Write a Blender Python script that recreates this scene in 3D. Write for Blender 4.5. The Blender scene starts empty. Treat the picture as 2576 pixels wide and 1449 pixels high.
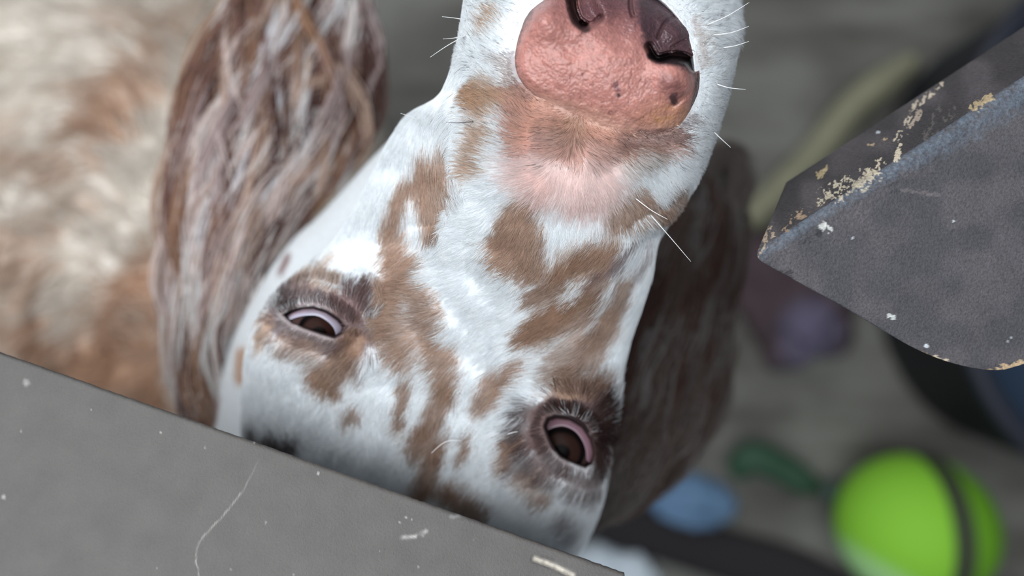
import bpy, math
import numpy as np
from mathutils import Vector

# ------------------------------------------------------------------ camera, world, lights, exposure
SC = bpy.context.scene
COL = SC.collection
H = 0.95                       # camera height above the floor (m)
F = 2576 * 28.0 / 36.0         # focal length in pixels of the photograph
cam_d = bpy.data.cameras.new('camera')
cam_d.lens = 28.0
cam_d.sensor_width = 36.0
cam_d.clip_start = 0.01
cam_d.dof.use_dof = True
cam_d.dof.focus_distance = 0.209
cam_d.dof.aperture_fstop = 28.0 / 7.2
cam = bpy.data.objects.new('camera', cam_d)
cam.location = (0, 0, H)
COL.objects.link(cam)
SC.camera = cam

world = bpy.data.worlds.new('world')
SC.world = world
world.use_nodes = True
wb = world.node_tree.nodes['Background']
wb.inputs[0].default_value = (0.62, 0.72, 0.86, 1)
wb.inputs[1].default_value = 0.17


def area_light(name, loc, target, size, power, color):
    l = bpy.data.lights.new(name, 'AREA')
    l.shape = 'DISK'
    l.size = size
    l.energy = power
    l.color = color
    o = bpy.data.objects.new(name, l)
    o.location = loc
    d = Vector(target) - Vector(loc)
    o.rotation_euler = d.to_track_quat('-Z', 'Y').to_euler()
    COL.objects.link(o)
    return o


area_light('daylight_opening', (-1.15, 1.60, 1.62), (0, 0, 0.6), 1.1, 27, (0.93, 0.97, 1.0))
area_light('overcast_sky_opening', (-0.38, -0.10, 2.35), (0, 0, 0.6), 2.0, 46, (0.92, 0.965, 1.0))

SC.view_settings.view_transform = 'Standard'
SC.view_settings.look = 'None'
SC.view_settings.gamma = 1
SC.view_settings.exposure = 0.12
SC.view_settings.use_curve_mapping = False
SC.cycles.max_bounces = 6
SC.cycles.diffuse_bounces = 3
SC.cycles.glossy_bounces = 2
SC.cycles.transmission_bounces = 2
SC.cycles.transparent_max_bounces = 4

rng = np.random.default_rng(7)


# ------------------------------------------------------------------ helpers
def P(u, v, d):
    """point that the photograph shows at pixel (u, v), d metres below the camera"""
    u = np.asarray(u, float); v = np.asarray(v, float); d = np.asarray(d, float)
    return np.stack(np.broadcast_arrays((u - 1288.0) / F * d, (724.5 - v) / F * d, H - d), -1)


def lin(r, g, b):
    c = np.array([r, g, b], float) / 255.0
    return np.where(c <= 0.04045, c / 12.92, ((c + 0.055) / 1.055) ** 2.4)


def sstep(x, a, b):
    t = np.clip((x - a) / (b - a), 0, 1)
    return t * t * (3 - 2 * t)


def vnoise(x, y, seed=0):
    """smooth value noise, 0..1"""
    r = np.random.default_rng(seed).random((256, 256))
    x = np.asarray(x, float); y = np.asarray(y, float)
    xi = np.floor(x).astype(int); yi = np.floor(y).astype(int)
    fx = x - xi; fy = y - yi
    fx = fx * fx * (3 - 2 * fx); fy = fy * fy * (3 - 2 * fy)
    a = r[xi % 256, yi % 256]; b = r[(xi + 1) % 256, yi % 256]
    c = r[xi % 256, (yi + 1) % 256]; d = r[(xi + 1) % 256, (yi + 1) % 256]
    return (a * (1 - fx) + b * fx) * (1 - fy) + (c * (1 - fx) + d * fx) * fy


def seg_dist(u, v, pts):
    """distance from (u, v) to the polyline pts"""
    best = np.full(np.shape(u), 1e9)
    pts = [np.array(p, float) for p in pts]
    if len(pts) == 1:
        return np.hypot(u - pts[0][0], v - pts[0][1])
    for a, b in zip(pts[:-1], pts[1:]):
        ab = b - a
        t = np.clip(((u - a[0]) * ab[0] + (v - a[1]) * ab[1]) / (ab @ ab + 1e-9), 0, 1)
        best = np.minimum(best, np.hypot(u - a[0] - t * ab[0], v - a[1] - t * ab[1]))
    return best


def poly_sd(u, v, poly):
    """signed distance to a closed polygon, positive inside"""
    poly = [tuple(p) for p in poly]
    d = seg_dist(u, v, poly + [poly[0]])
    inside = np.zeros(np.shape(u), bool)
    n = len(poly)
    for i in range(n):
        x1, y1 = poly[i]; x2, y2 = poly[(i + 1) % n]
        if y1 == y2:
            continue
        cond = ((y1 > v) != (y2 > v)) & (u < (x2 - x1) * (v - y1) / (y2 - y1) + x1)
        inside ^= cond
    return np.where(inside, d, -d)


def smooth_poly(pts, n=120, closed=False):
    """Catmull-Rom resampling of a point list (any dimension)"""
    p = np.array(pts, float)
    m = len(p)
    if closed:
        idx = np.arange(n) * m / n
    else:
        idx = np.linspace(0, m - 1 - 1e-9, n)
    i = np.floor(idx).astype(int); t = (idx - i)[:, None]
    g = (lambda k: p[k % m]) if closed else (lambda k: p[np.clip(k, 0, m - 1)])
    p0, p1, p2, p3 = g(i - 1), g(i), g(i + 1), g(i + 2)
    return 0.5 * ((2 * p1) + (-p0 + p2) * t + (2 * p0 - 5 * p1 + 4 * p2 - p3) * t ** 2 + (-p0 + 3 * p1 - 3 * p2 + p3) * t ** 3)


def mesh_obj(name, verts, faces, mat, parent=None, col=None, smooth=True, mats=None):
    me = bpy.data.meshes.new(name)
    verts = np.asarray(verts, float).reshape(-1, 3)
    if isinstance(faces, np.ndarray):
        nf, k = faces.shape
        me.vertices.add(len(verts))
        me.vertices.foreach_set('co', verts.ravel().astype(np.float32))
        me.loops.add(nf * k)
        me.loops.foreach_set('vertex_index', faces.ravel().astype(np.int32))
        me.polygons.add(nf)
        me.polygons.foreach_set('loop_start', (np.arange(nf) * k).astype(np.int32))
        me.polygons.foreach_set('loop_total', np.full(nf, k, np.int32))
        me.update(calc_edges=True)
    else:
        me.from_pydata([tuple(x) for x in verts], [], [tuple(int(i) for i in f) for f in faces])
    me.validate()
    me.polygons.foreach_set('use_smooth', [smooth] * len(me.polygons))
    if col is not None:
        a = me.attributes.new('tint', 'FLOAT_COLOR', 'POINT')
        c = np.ones((len(verts), 4), np.float32); c[:, :3] = np.asarray(col).reshape(-1, 3)
        a.data.foreach_set('color', c.ravel())
    if mat is not None:
        me.materials.append(mat)
    o = bpy.data.objects.new(name, me)
    COL.objects.link(o)
    if parent is not None:
        o.parent = parent
    return o


def grid_faces(nr, nc, wrap_c=False, off=0, flip=False):
    i = np.arange(nr - 1)[:, None]
    j = np.arange(nc if wrap_c else nc - 1)[None, :]
    j2 = (j + 1) % nc
    a = i * nc + j; b = i * nc + j2; c = (i + 1) * nc + j2; d = (i + 1) * nc + j
    f = np.stack([a, b, c, d] if not flip else [d, c, b, a], -1).reshape(-1, 4) + off
    return f


def tube(path, radii, n=8):
    """closed tapered tube verts/faces along a 3-D path"""
    path = np.asarray(path, float)
    m = len(path)
    radii = np.broadcast_to(np.asarray(radii, float), (m,))
    tan = np.gradient(path, axis=0)
    tan /= np.linalg.norm(tan, axis=1)[:, None] + 1e-12
    ref = np.array([0.13, 0.21, 0.97])
    ref = ref / np.linalg.norm(ref)
    if abs(np.dot(tan.mean(0), ref)) > 0.85:
        ref = np.array([1.0, 0.1, 0.0])
    x = np.cross(tan, ref); x /= np.linalg.norm(x, axis=1)[:, None] + 1e-12
    y = np.cross(tan, x)
    th = np.linspace(0, 2 * np.pi, n, endpoint=False)
    ring = path[:, None, :] + radii[:, None, None] * (np.cos(th)[None, :, None] * x[:, None, :] + np.sin(th)[None, :, None] * y[:, None, :])
    v = ring.reshape(-1, 3)
    f = grid_faces(m, n, wrap_c=True)
    v = np.concatenate([v, path[:1], path[-1:]])
    c0, c1 = m * n, m * n + 1
    caps = [(c0, (j + 1) % n, j) for j in range(n)] + [(c1, (m - 1) * n + j, (m - 1) * n + (j + 1) % n) for j in range(n)]
    return v, [tuple(q) for q in f] + caps


def empty(name, loc, label, cat, group=None):
    o = bpy.data.objects.new(name, None)
    o.location = loc
    COL.objects.link(o)
    o['label'] = label; o['category'] = cat
    if group:
        o['group'] = group
    return o


def tag(o, label, cat, group=None, kind=None):
    o['label'] = label; o['category'] = cat
    if group:
        o['group'] = group
    if kind:
        o['kind'] = kind
    return o


def keep_world(o):
    """after parenting to a moved Empty keep coordinates that were given in world space"""
    p = o.parent
    if p is not None:
        o.matrix_parent_inverse = __import__('mathutils').Matrix.Translation(-Vector(p.location))
    return o


# ------------------------------------------------------------------ materials
def mat_new(name):
    m = bpy.data.materials.new(name)
    m.use_nodes = True
    return m, m.node_tree.nodes, m.node_tree.links, m.node_tree.nodes['Principled BSDF']


def mat_plain(name, rgb, rough=0.6, noise=0.0, nscale=200, bump=0.0, bscale=400, spec=0.5, sheen=0.0, coat=0.0, tint=False, dark=None, sss=0.0, detail=4):
    m, N, L, B = mat_new(name)
    B.inputs['Roughness'].default_value = rough
    B.inputs['Specular IOR Level'].default_value = spec
    B.inputs['Coat Weight'].default_value = coat
    B.inputs['Coat Roughness'].default_value = 0.08
    B.inputs['Sheen Weight'].default_value = sheen
    if sss:
        B.inputs['Subsurface Weight'].default_value = sss
        B.inputs['Subsurface Radius'].default_value = (0.0030, 0.0012, 0.0007)
        B.inputs['Subsurface Scale'].default_value = 1.0
    tc = N.new('ShaderNodeTexCoord')
    src = None
    if tint:
        at = N.new('ShaderNodeAttribute'); at.attribute_name = 'tint'
        src = at.outputs['Color']
    if noise:
        nz = N.new('ShaderNodeTexNoise'); nz.inputs['Scale'].default_value = nscale; nz.inputs['Detail'].default_value = detail
        L.new(tc.outputs['Object'], nz.inputs['Vector'])
        mx = N.new('ShaderNodeMix'); mx.data_type = 'RGBA'; mx.blend_type = 'MULTIPLY'
        mr = N.new('ShaderNodeMapRange')
        mr.inputs['From Min'].default_value = 0.3; mr.inputs['From Max'].default_value = 0.7
        mr.inputs['To Min'].default_value = 1 - noise; mr.inputs['To Max'].default_value = 1 + noise * 0.4
        L.new(nz.outputs['Fac'], mr.inputs['Value'])
        cb = N.new('ShaderNodeCombineColor')
        for k in range(3):
            L.new(mr.outputs['Result'], cb.inputs[k])
        mx.inputs['Factor'].default_value = 1.0
        if src is not None:
            L.new(src, mx.inputs['A'])
        else:
            mx.inputs['A'].default_value = (*rgb, 1)
        L.new(cb.outputs['Color'], mx.inputs['B'])
        src = mx.outputs['Result']
    if src is not None:
        L.new(src, B.inputs['Base Color'])
    else:
        B.inputs['Base Color'].default_value = (*rgb, 1)
    if bump:
        nb = N.new('ShaderNodeTexNoise'); nb.inputs['Scale'].default_value = bscale; nb.inputs['Detail'].default_value = 5
        L.new(tc.outputs['Object'], nb.inputs['Vector'])
        bp = N.new('ShaderNodeBump'); bp.inputs['Strength'].default_value = 1.0; bp.inputs['Distance'].default_value = bump
        L.new(nb.outputs['Fac'], bp.inputs['Height'])
        L.new(bp.outputs['Normal'], B.inputs['Normal'])
    return m


M_skin = mat_plain('short coat over skin', (1, 1, 1), rough=0.85, tint=True, spec=0.15, noise=0.12, nscale=900, bump=0.0004, bscale=700)
M_torso = mat_plain('long body coat', (1, 1, 1), rough=0.95, tint=True, spec=0.05, noise=0.2, nscale=60, bump=0.004, bscale=45)


def fur_material():
    m, N, L, B = mat_new('fur strands')
    at = N.new('ShaderNodeAttribute'); at.attribute_name = 'tint'
    df = N.new('ShaderNodeBsdfDiffuse'); tr = N.new('ShaderNodeBsdfTranslucent'); mx = N.new('ShaderNodeMixShader')
    mx.inputs[0].default_value = 0.5
    L.new(at.outputs['Color'], df.inputs['Color']); L.new(at.outputs['Color'], tr.inputs['Color'])
    L.new(df.outputs[0], mx.inputs[1]); L.new(tr.outputs[0], mx.inputs[2])
    L.new(mx.outputs[0], N['Material Output'].inputs['Surface'])
    N.remove(B)
    return m


M_fur = fur_material()
M_whisker = mat_plain('whisker', tuple(lin(225, 225, 225)), rough=0.35)


def nose_material():
    m, N, L, B = mat_new('nose leather')
    B.inputs['Roughness'].default_value = 0.36
    B.inputs['Specular IOR Level'].default_value = 0.5
    B.inputs['Subsurface Weight'].default_value = 0.15
    B.inputs['Subsurface Radius'].default_value = (0.003, 0.001, 0.0006)
    B.inputs['Subsurface Scale'].default_value = 1.0
    tc = N.new('ShaderNodeTexCoord')
    at = N.new('ShaderNodeAttribute'); at.attribute_name = 'tint'
    nz = N.new('ShaderNodeTexNoise'); nz.inputs['Scale'].default_value = 550; nz.inputs['Detail'].default_value = 5
    L.new(tc.outputs['Object'], nz.inputs['Vector'])
    mr = N.new('ShaderNodeMapRange'); mr.inputs['From Min'].default_value = 0.3; mr.inputs['From Max'].default_value = 0.7
    mr.inputs['To Min'].default_value = 0.80; mr.inputs['To Max'].default_value = 1.10
    L.new(nz.outputs['Fac'], mr.inputs['Value'])
    mx = N.new('ShaderNodeVectorMath'); mx.operation = 'SCALE'
    L.new(at.outputs['Color'], mx.inputs[0]); L.new(mr.outputs['Result'], mx.inputs['Scale'])
    L.new(mx.outputs[0], B.inputs['Base Color'])
    wn = N.new('ShaderNodeTexNoise'); wn.inputs['Scale'].default_value = 500
    L.new(tc.outputs['Object'], wn.inputs['Vector'])
    ws = N.new('ShaderNodeVectorMath'); ws.operation = 'SCALE'; ws.inputs['Scale'].default_value = 0.0012
    L.new(wn.outputs['Color'], ws.inputs[0])
    wa = N.new('ShaderNodeVectorMath'); wa.operation = 'ADD'
    L.new(tc.outputs['Object'], wa.inputs[0]); L.new(ws.outputs[0], wa.inputs[1])
    vo = N.new('ShaderNodeTexVoronoi'); vo.inputs['Scale'].default_value = 1500
    vo.feature = 'SMOOTH_F1'
    L.new(wa.outputs[0], vo.inputs['Vector'])
    inv = N.new('ShaderNodeMath'); inv.operation = 'MULTIPLY'; inv.inputs[1].default_value = -1
    L.new(vo.outputs['Distance'], inv.inputs[0])
    bp = N.new('ShaderNodeBump'); bp.inputs['Distance'].default_value = 0.00020; bp.inputs['Strength'].default_value = 1.0
    L.new(inv.outputs[0], bp.inputs['Height']); L.new(bp.outputs['Normal'], B.inputs['Normal'])
    return m


M_nose = nose_material()


def painted_material(name, bump, scale, rough, speck=0.0, spec=0.5):
    """painted board: vertex tint times fine grain, with raised grit"""
    m, N, L, B = mat_new(name)
    B.inputs['Roughness'].default_value = rough
    B.inputs['Specular IOR Level'].default_value = spec
    tc = N.new('ShaderNodeTexCoord')
    mp = N.new('ShaderNodeMapping'); L.new(tc.outputs['Object'], mp.inputs['Vector'])
    at = N.new('ShaderNodeAttribute'); at.attribute_name = 'tint'
    n1 = N.new('ShaderNodeTexNoise'); n1.inputs['Scale'].default_value = scale; n1.inputs['Detail'].default_value = 8; n1.inputs['Roughness'].default_value = 0.65
    n2 = N.new('ShaderNodeTexNoise'); n2.inputs['Scale'].default_value = scale * 0.08; n2.inputs['Detail'].default_value = 4
    L.new(mp.outputs[0], n1.inputs['Vector']); L.new(mp.outputs[0], n2.inputs['Vector'])
    mr = N.new('ShaderNodeMapRange'); mr.inputs['From Min'].default_value = 0.3; mr.inputs['From Max'].default_value = 0.7
    mr.inputs['To Min'].default_value = 1 - speck; mr.inputs['To Max'].default_value = 1 + speck
    L.new(n1.outputs['Fac'], mr.inputs['Value'])
    mr2 = N.new('ShaderNodeMapRange'); mr2.inputs['From Min'].default_value = 0.3; mr2.inputs['From Max'].default_value = 0.7
    mr2.inputs['To Min'].default_value = 0.9; mr2.inputs['To Max'].default_value = 1.08
    L.new(n2.outputs['Fac'], mr2.inputs['Value'])
    mm = N.new('ShaderNodeMath'); mm.operation = 'MULTIPLY'
    L.new(mr.outputs[0], mm.inputs[0]); L.new(mr2.outputs[0], mm.inputs[1])
    mx = N.new('ShaderNodeVectorMath'); mx.operation = 'SCALE'
    L.new(at.outputs['Color'], mx.inputs[0]); L.new(mm.outputs[0], mx.inputs['Scale'])
    L.new(mx.outputs[0], B.inputs['Base Color'])
    bp = N.new('ShaderNodeBump'); bp.inputs['Distance'].default_value = bump
    L.new(n1.outputs['Fac'], bp.inputs['Height']); L.new(bp.outputs['Normal'], B.inputs['Normal'])
    return m


M_board = painted_material('grey taupe paint', 0.00016, 1500, 0.55, 0.05)
M_block = painted_material('dark worn paint', 0.0003, 1500, 0.5, 0.42)

# ------------------------------------------------------------------ floor
def floor_material():
    m, N, L, B = mat_new('worn grey floor')
    B.inputs['Roughness'].default_value = 0.7
    tc = N.new('ShaderNodeTexCoord')
    mp = N.new('ShaderNodeMapping'); mp.inputs['Rotation'].default_value = (0, 0, math.radians(68))
    mp.inputs['Scale'].default_value = (1, 6, 1)
    L.new(tc.outputs['Object'], mp.inputs['Vector'])
    n1 = N.new('ShaderNodeTexNoise'); n1.inputs['Scale'].default_value = 5; n1.inputs['Detail'].default_value = 3
    L.new(mp.outputs[0], n1.inputs['Vector'])
    n2 = N.new('ShaderNodeTexNoise'); n2.inputs['Scale'].default_value = 7; n2.inputs['Detail'].default_value = 3
    L.new(tc.outputs['Object'], n2.inputs['Vector'])
    ad = N.new('ShaderNodeMath'); ad.operation = 'ADD'
    L.new(n1.outputs['Fac'], ad.inputs[0]); L.new(n2.outputs['Fac'], ad.inputs[1])
    cr = N.new('ShaderNodeValToRGB')
    cr.color_ramp.elements[0].position = 0.78 / 2 + 0.0
    cr.color_ramp.elements[0].color = (*lin(66, 63, 57), 1)
    cr.color_ramp.elements[1].position = 0.60
    cr.color_ramp.elements[1].color = (*lin(102, 101, 95), 1)
    hf = N.new('ShaderNodeMath'); hf.operation = 'MULTIPLY'; hf.inputs[1].default_value = 0.5
    L.new(ad.outputs[0], hf.inputs[0]); L.new(hf.outputs[0], cr.inputs['Fac'])
    L.new(cr.outputs['Color'], B.inputs['Base Color'])
    return m


fv = [(-2.2, -2.0, 0), (2.2, -2.0, 0), (2.2, 2.0, 0), (-2.2, 2.0, 0), (-2.2, -2.0, -0.05), (2.2, -2.0, -0.05), (2.2, 2.0, -0.05), (-2.2, 2.0, -0.05)]
ff = [(0, 1, 2, 3), (7, 6, 5, 4), (0, 4, 5, 1), (1, 5, 6, 2), (2, 6, 7, 3), (3, 7, 4, 0)]
floor = mesh_obj('floor', fv, ff, floor_material(), smooth=False)
floor['kind'] = 'structure'

# ------------------------------------------------------------------ grey painted board (lower left)
def depth_plane(u, v, p0, nrm):
    """depth at which the ray of (u, v) meets the plane through p0 with normal nrm"""
    r = P(u, v, 1.0) - np.array([0, 0, H])
    t = ((p0 - np.array([0, 0, H])) @ nrm) / (r @ nrm)
    return t


def build_board():
    a = P(-420, 736.5, 0.213)                  # along the visible edge
    b = P(1572, 1441, 0.213)
    e = (b - a) / np.linalg.norm(b - a)
    q = np.array([-e[1], e[0], 0.0])           # towards the dog
    tilt = math.radians(17.5)
    back = -q * math.cos(tilt) + np.array([0, 0, math.sin(tilt)])
    n = np.cross(e, -back); n /= np.linalg.norm(n)
    if n[2] < 0:
        n = -n
    Ln = np.linalg.norm(b - a); W = 0.22; T = 0.019; R = 0.0011  # unseen back of the board widened to block ambient light from below
    # profile across: (w along back, h along n)
    prof = []
    for th in np.linspace(0, np.pi / 2, 5):
        prof.append((R - R * math.cos(th), R * math.sin(th) - R))
    top = np.concatenate([np.array(prof), np.stack([np.linspace(R, W, 520)[1:], np.zeros(519)], 1)])
    back_side = np.array([(W, -T), (R, -T), (0, -T + R)])
    prof = np.concatenate([top, back_side])
    m = len(prof)
    xs = np.concatenate([[0.0], np.linspace(0.0006, Ln - 0.0006, 700), [Ln]])
    V = a[None, None, :] + xs[:, None, None] * e + prof[None, :, 0:1] * back + prof[None, :, 1:2] * n
    # chamfer at the far right end
    V[:, :, :] += 0
    endcut = sstep(prof[:, 0], 0.0, 0.004) * 0.0015
    V[-1] += endcut[:, None] * e * 1.0
    nz = (vnoise(xs[:, None] * 900, prof[None, :, 0] * 900, 3) - 0.5)
    edge = np.exp(-(prof[None, :, 0] / 0.0015))
    V += (nz * edge * 0.00018)[..., None] * (-back)
    uv = project(V)
    u, v = uv[..., 0], uv[..., 1]
    base = lin(88, 84, 81)
    col = np.broadcast_to(base, V.shape).copy()
    def paint(mask, rgb):
        nonlocal col
        col = col * (1 - mask[..., None]) + np.array(rgb) * mask[..., None]
    w = vnoise(u / 9, v / 9, 5)
    scr = [(655, 1150), (640, 1180), (612, 1232), (585, 1268), (556, 1303), (520, 1340), (500, 1366), (492, 1395), (498, 1430), (500, 1452)]
    ds = seg_dist(u + (w - 0.5) * 4, v, smooth_poly(scr, 60))
    paint(np.clip(1 - ds / 3.0, 0, 1) * (0.15 + 0.4 * w) * sstep(v, 1130, 1300), lin(205, 198, 192))
    for (x, y, r, s) in [(65, 965, 11, .5), (10, 1250, 8, .7), (404, 1089, 3, .8), (800, 1191, 4, .8), (1005, 1315, 3, .9), (1022, 1302, 3.5, .9), (1036, 1307, 3, .8), (955, 1386, 3, .7), (1052, 1427, 4, .7), (640, 1112, 3, .8), (775, 1155, 4, .7), (865, 1185, 3, .7), (53, 1084, 4, .6), (230, 1030, 3, .5), (516, 1126, 4, .4), (1190, 1358, 3, .5), (670, 1315, 4, .5), (395, 1430, 3, .6), (580, 1433, 3, .6), (1065, 1348, 5, .3), (738, 1447, 3, .6)]:
        dd = np.hypot(u - x, v - y) + (w - 0.5) * r
        paint(np.clip(1.2 - dd / (r * 0.8), 0, 1) * s * .75, lin(200, 197, 192))
    sc2 = seg_dist(u, v, [(1010, 1352), (1045, 1350), (1072, 1336)])
    paint(np.clip(1.2 - sc2 / 6, 0, 1) * w * 0.6, lin(215, 210, 205))
    sc3 = seg_dist(u, v, [(1135, 1300), (1160, 1296), (1200, 1298)])
    paint(np.clip(1.2 - sc3 / 6, 0, 1) * w * 0.4, lin(205, 205, 205))
    g = seg_dist(u, v, [(1345, 1406), (1385, 1420), (1440, 1447)])
    paint(np.clip(1.4 - g / 7, 0, 1) * (0.4 + 0.6 * w), lin(205, 196, 182))
    g2 = seg_dist(u, v, [(1362, 1400), (1392, 1408)])
    paint(np.clip(1.2 - g2 / 6, 0, 1) * 0.6, lin(70, 64, 62))
    # dark line right along the arris, thickest near the dog's far cheek
    dist_edge = np.broadcast_to(prof[None, :, 0], u.shape)
    arris_line = np.clip(1 - dist_edge / 0.00035, 0, 1) * (0.5 + 0.5 * sstep(u, 600, 1300))
    paint(arris_line * 0.75, lin(58, 50, 46))
    V[:, :len(top)] -= (np.clip(1.3 - g / 8, 0, 1)[:, :len(top), None]) * 0.0006 * n
    f = grid_faces(len(xs), m, wrap_c=True)
    vs = V.reshape(-1, 3)
    faces = [tuple(q) for q in ()]
    o = mesh_obj('painted_board', vs, f, M_board, col=col)
    me = o.data
    # end caps
    import bmesh
    bm = bmesh.new(); bm.from_mesh(me); bm.verts.ensure_lookup_table()
    bm.faces.new([bm.verts[j] for j in range(m)])
    fe = bm.faces.new([bm.verts[(len(xs) - 1) * m + j] for j in reversed(range(m))])
    bmesh.ops.recalc_face_normals(bm, faces=bm.faces)
    bm.to_mesh(me); bm.free()
    tag(o, 'grey taupe painted board with a fine scratch, across the lower left corner', 'board')
    return o


def project(V):
    d = H - V[..., 2]
    return np.stack([1288 + V[..., 0] / d * F, 724.5 - V[..., 1] / d * F], -1)


build_board()

# ------------------------------------------------------------------ dark worn block (right)
def build_block():
    A = P(1893, 648, 0.2055)
    D = P(2900, -10, 0.2055)
    Bp = P(2470, 977, 0.2150)
    E = P(1972, 462, 0.2290)
    a = D - A; b = Bp - A; c = E - A
    Lb = np.linalg.norm(b); Lc = np.linalg.norm(c); La = np.linalg.norm(a)
    bu = b / Lb; cu = c / Lc; au = a / La
    nb, ncc = 330, 150
    R = 0.0028
    # profile: from E down the side face to the arris at A, then over the top to B, then under
    side = [cu * s for s in np.linspace(Lc, R, ncc)]
    arc = [cu * R * (1 - t) ** 2 + bu * R * t ** 2 + 0 * cu for t in np.linspace(0, 1, 12)[1:-1]]
    top = [bu * s for s in np.linspace(R, Lb - 0.0014, nb)]
    RB = 0.0014
    arc2 = [bu * (Lb - RB + RB * (2 * t - t * t)) + cu * RB * t * t for t in np.linspace(0, 1, 7)[1:]]
    under = [bu * Lb + cu * s for s in np.linspace(RB, Lc, 12)[1:]]
    bott = [bu * s + cu * Lc for s in np.linspace(Lb, 0, 20)[1:-1]]
    prof = np.array(side + arc + top + arc2 + under + bott)
    # coordinates along b for each profile point
    pb = np.array([0.0] * len(side) + [R * t * t for t in np.linspace(0, 1, 12)[1:-1]] + list(np.linspace(R, Lb - RB, nb)) + [Lb] * 6 + [Lb] * 11 + list(np.linspace(Lb, 0, 20)[1:-1]))
    m = len(prof)
    xs = np.concatenate([np.array([0, 0.00015, 0.0005, 0.001]), np.linspace(0.0016, La, 420)])
    cen = prof.mean(0)
    V = np.zeros((len(xs), m, 3))
    for i, x in enumerate(xs):
        rr = 0.0012
        k = 0.0 if x > rr else (1 - math.sqrt(max(0, 1 - (1 - x / rr) ** 2))) * rr
        pr = prof.copy()
        dv = cen - pr
        dv /= np.linalg.norm(dv, axis=1)[:, None]
        pr = pr + dv * k
        V[i] = A + au * x + pr
        V[i] += bu * (pb / Lb)[:, None] * x * 0.36       # the far edge runs flatter
    # rounded lower corner at B
    tb = sstep(pb, Lb * 0.70, Lb * 1.0)
    pull = (pb > 0.66 * Lb)
    rc = 0.36 * Lb
    over = np.clip((pb - (Lb - rc)) / rc, 0, 1)
    shift = rc * (1 - np.sqrt(np.clip(1 - over ** 2, 0, 1)))
    fade = np.clip(1 - xs / 0.035, 0, 1)
    V += (shift[None, :] * fade[:, None])[..., None] * au * 0.42
    n_top = np.cross(au, bu); n_top /= np.linalg.norm(n_top)
    if n_top[2] < 0:
        n_top = -n_top
    uv = project(V); u, v = uv[..., 0], uv[..., 1]
    # wear: chips along the arris
    w1 = vnoise(u / 7, v / 7, 11); w2 = vnoise(u / 22, v / 22, 12); w3 = vnoise(u / 3.2, v / 3.2, 13)
    st = vnoise((u * .89 + v * .45) / 4.5, (-u * .45 + v * .89) / 16, 15)
    nzz = 0.30 * w1 + 0.2 * w2 + 0.25 * w3 + 0.25 * st
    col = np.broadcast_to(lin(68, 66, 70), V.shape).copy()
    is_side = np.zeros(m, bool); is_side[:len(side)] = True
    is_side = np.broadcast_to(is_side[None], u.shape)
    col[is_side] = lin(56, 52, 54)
    def paint(mask, rgb):
        nonlocal col
        mask = np.clip(mask, 0, 1)
        col = col * (1 - mask[..., None]) + np.array(rgb) * mask[..., None]
    w4 = vnoise(u / 60, v / 60, 14)
    paint(0.5 * sstep(w4, 0.35, 0.8), lin(92, 86, 88))
    arris = [(1893, 648), (2050, 545), (2290, 400), (2576, 212), (2900, -10)]
    da = seg_dist(u, v + 0, arris)
    # bluish highlight of the rounded arris, painted on the top-face side
    paint(np.where(is_side, 0, np.clip(1.35 - da / (20 + 40 * sstep(u, 2200, 2576)) - (w2 - .5) * .8, 0, 1)) * sstep(nzz, 0.25, 0.6) * 0.8, lin(88, 98, 110))
    def chips(pts, r, thr, rgb, s=1.0):
        rgb = np.array(rgb) * 0.80
        d = seg_dist(u, v, pts)
        fall = np.clip(1 - d / r, 0, 1)
        paint(sstep(nzz + 0.36 * (1.12 - thr) * 2.2 * fall ** 0.8, 0.66, 0.72) * s * sstep(fall, 0, .15), rgb)
    chips([(2085, 490), (2130, 470), (2190, 440)], 34, 0.84, lin(192, 180, 160))
    chips([(2060, 505), (2150, 462)], 17, 0.80, lin(194, 182, 160))
    chips([(2200, 430), (2215, 410)], 20, 0.72, lin(208, 194, 170))
    chips([(2255, 400), (2264, 370)], 11, 0.66, lin(220, 205, 180))
    chips([(2250, 355), (2270, 320), (2300, 270), (2370, 215)], 12, 0.84, lin(205, 190, 170))
    chips([(2285, 330), (2315, 280)], 10, 0.86, lin(190, 172, 155), .8)
    chips([(2185, 365), (2225, 352)], 9, 0.84, lin(200, 175, 140), .8)
    chips([(2450, 272), (2495, 243)], 15, 0.74, lin(190, 168, 132))
    chips([(1900, 640), (1910, 612), (1935, 590)], 26, 0.78, lin(178, 158, 136))
    chips([(1975, 570), (1990, 550), (2025, 530)], 16, 0.88, lin(168, 142, 118), .9)
    chips([(2060, 440), (2080, 425)], 12, 0.88, lin(190, 170, 130), .8)
    chips([(1897, 655), (1910, 672), (1960, 705)], 9, 0.66, lin(196, 160, 118))
    chips([(2320, 897), (2385, 928), (2430, 943), (2480, 940), (2576, 912)], 16, 0.60, lin(196, 168, 132))
    chips([(2350, 905), (2400, 930)], 18, 0.74, lin(214, 196, 170))
    chips([(2072, 570), (2085, 576)], 15, 0.68, lin(205, 205, 200))
    chips([(2236, 795), (2248, 798)], 8, 0.6, lin(205, 208, 205))
    for (x, y) in [(2400, 557), (2148, 600), (2210, 333), (2545, 850), (2535, 856), (2330, 870)]:
        chips([(x, y)], 7, 0.62, lin(196, 202, 206))
    chips([(1965, 690), (1985, 690)], 16, 0.6, lin(44, 40, 44), .8)
    chips([(2020, 615), (2060, 585)], 12, 0.74, lin(40, 40, 46), .8)
    chips([(2270, 478), (2360, 490)], 8, 0.62, lin(120, 112, 112), .6)
    chips([(2340, 330), (2350, 300), (2380, 290)], 34, 0.95, lin(112, 104, 100), .6)
    V += ((w1 - 0.5) * np.exp(-da / 30) * 0.0007)[..., None] * n_top
    outer = seg_dist(u, v, [(1893, 648), (1915, 672), (2050, 745), (2400, 935)])
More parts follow.
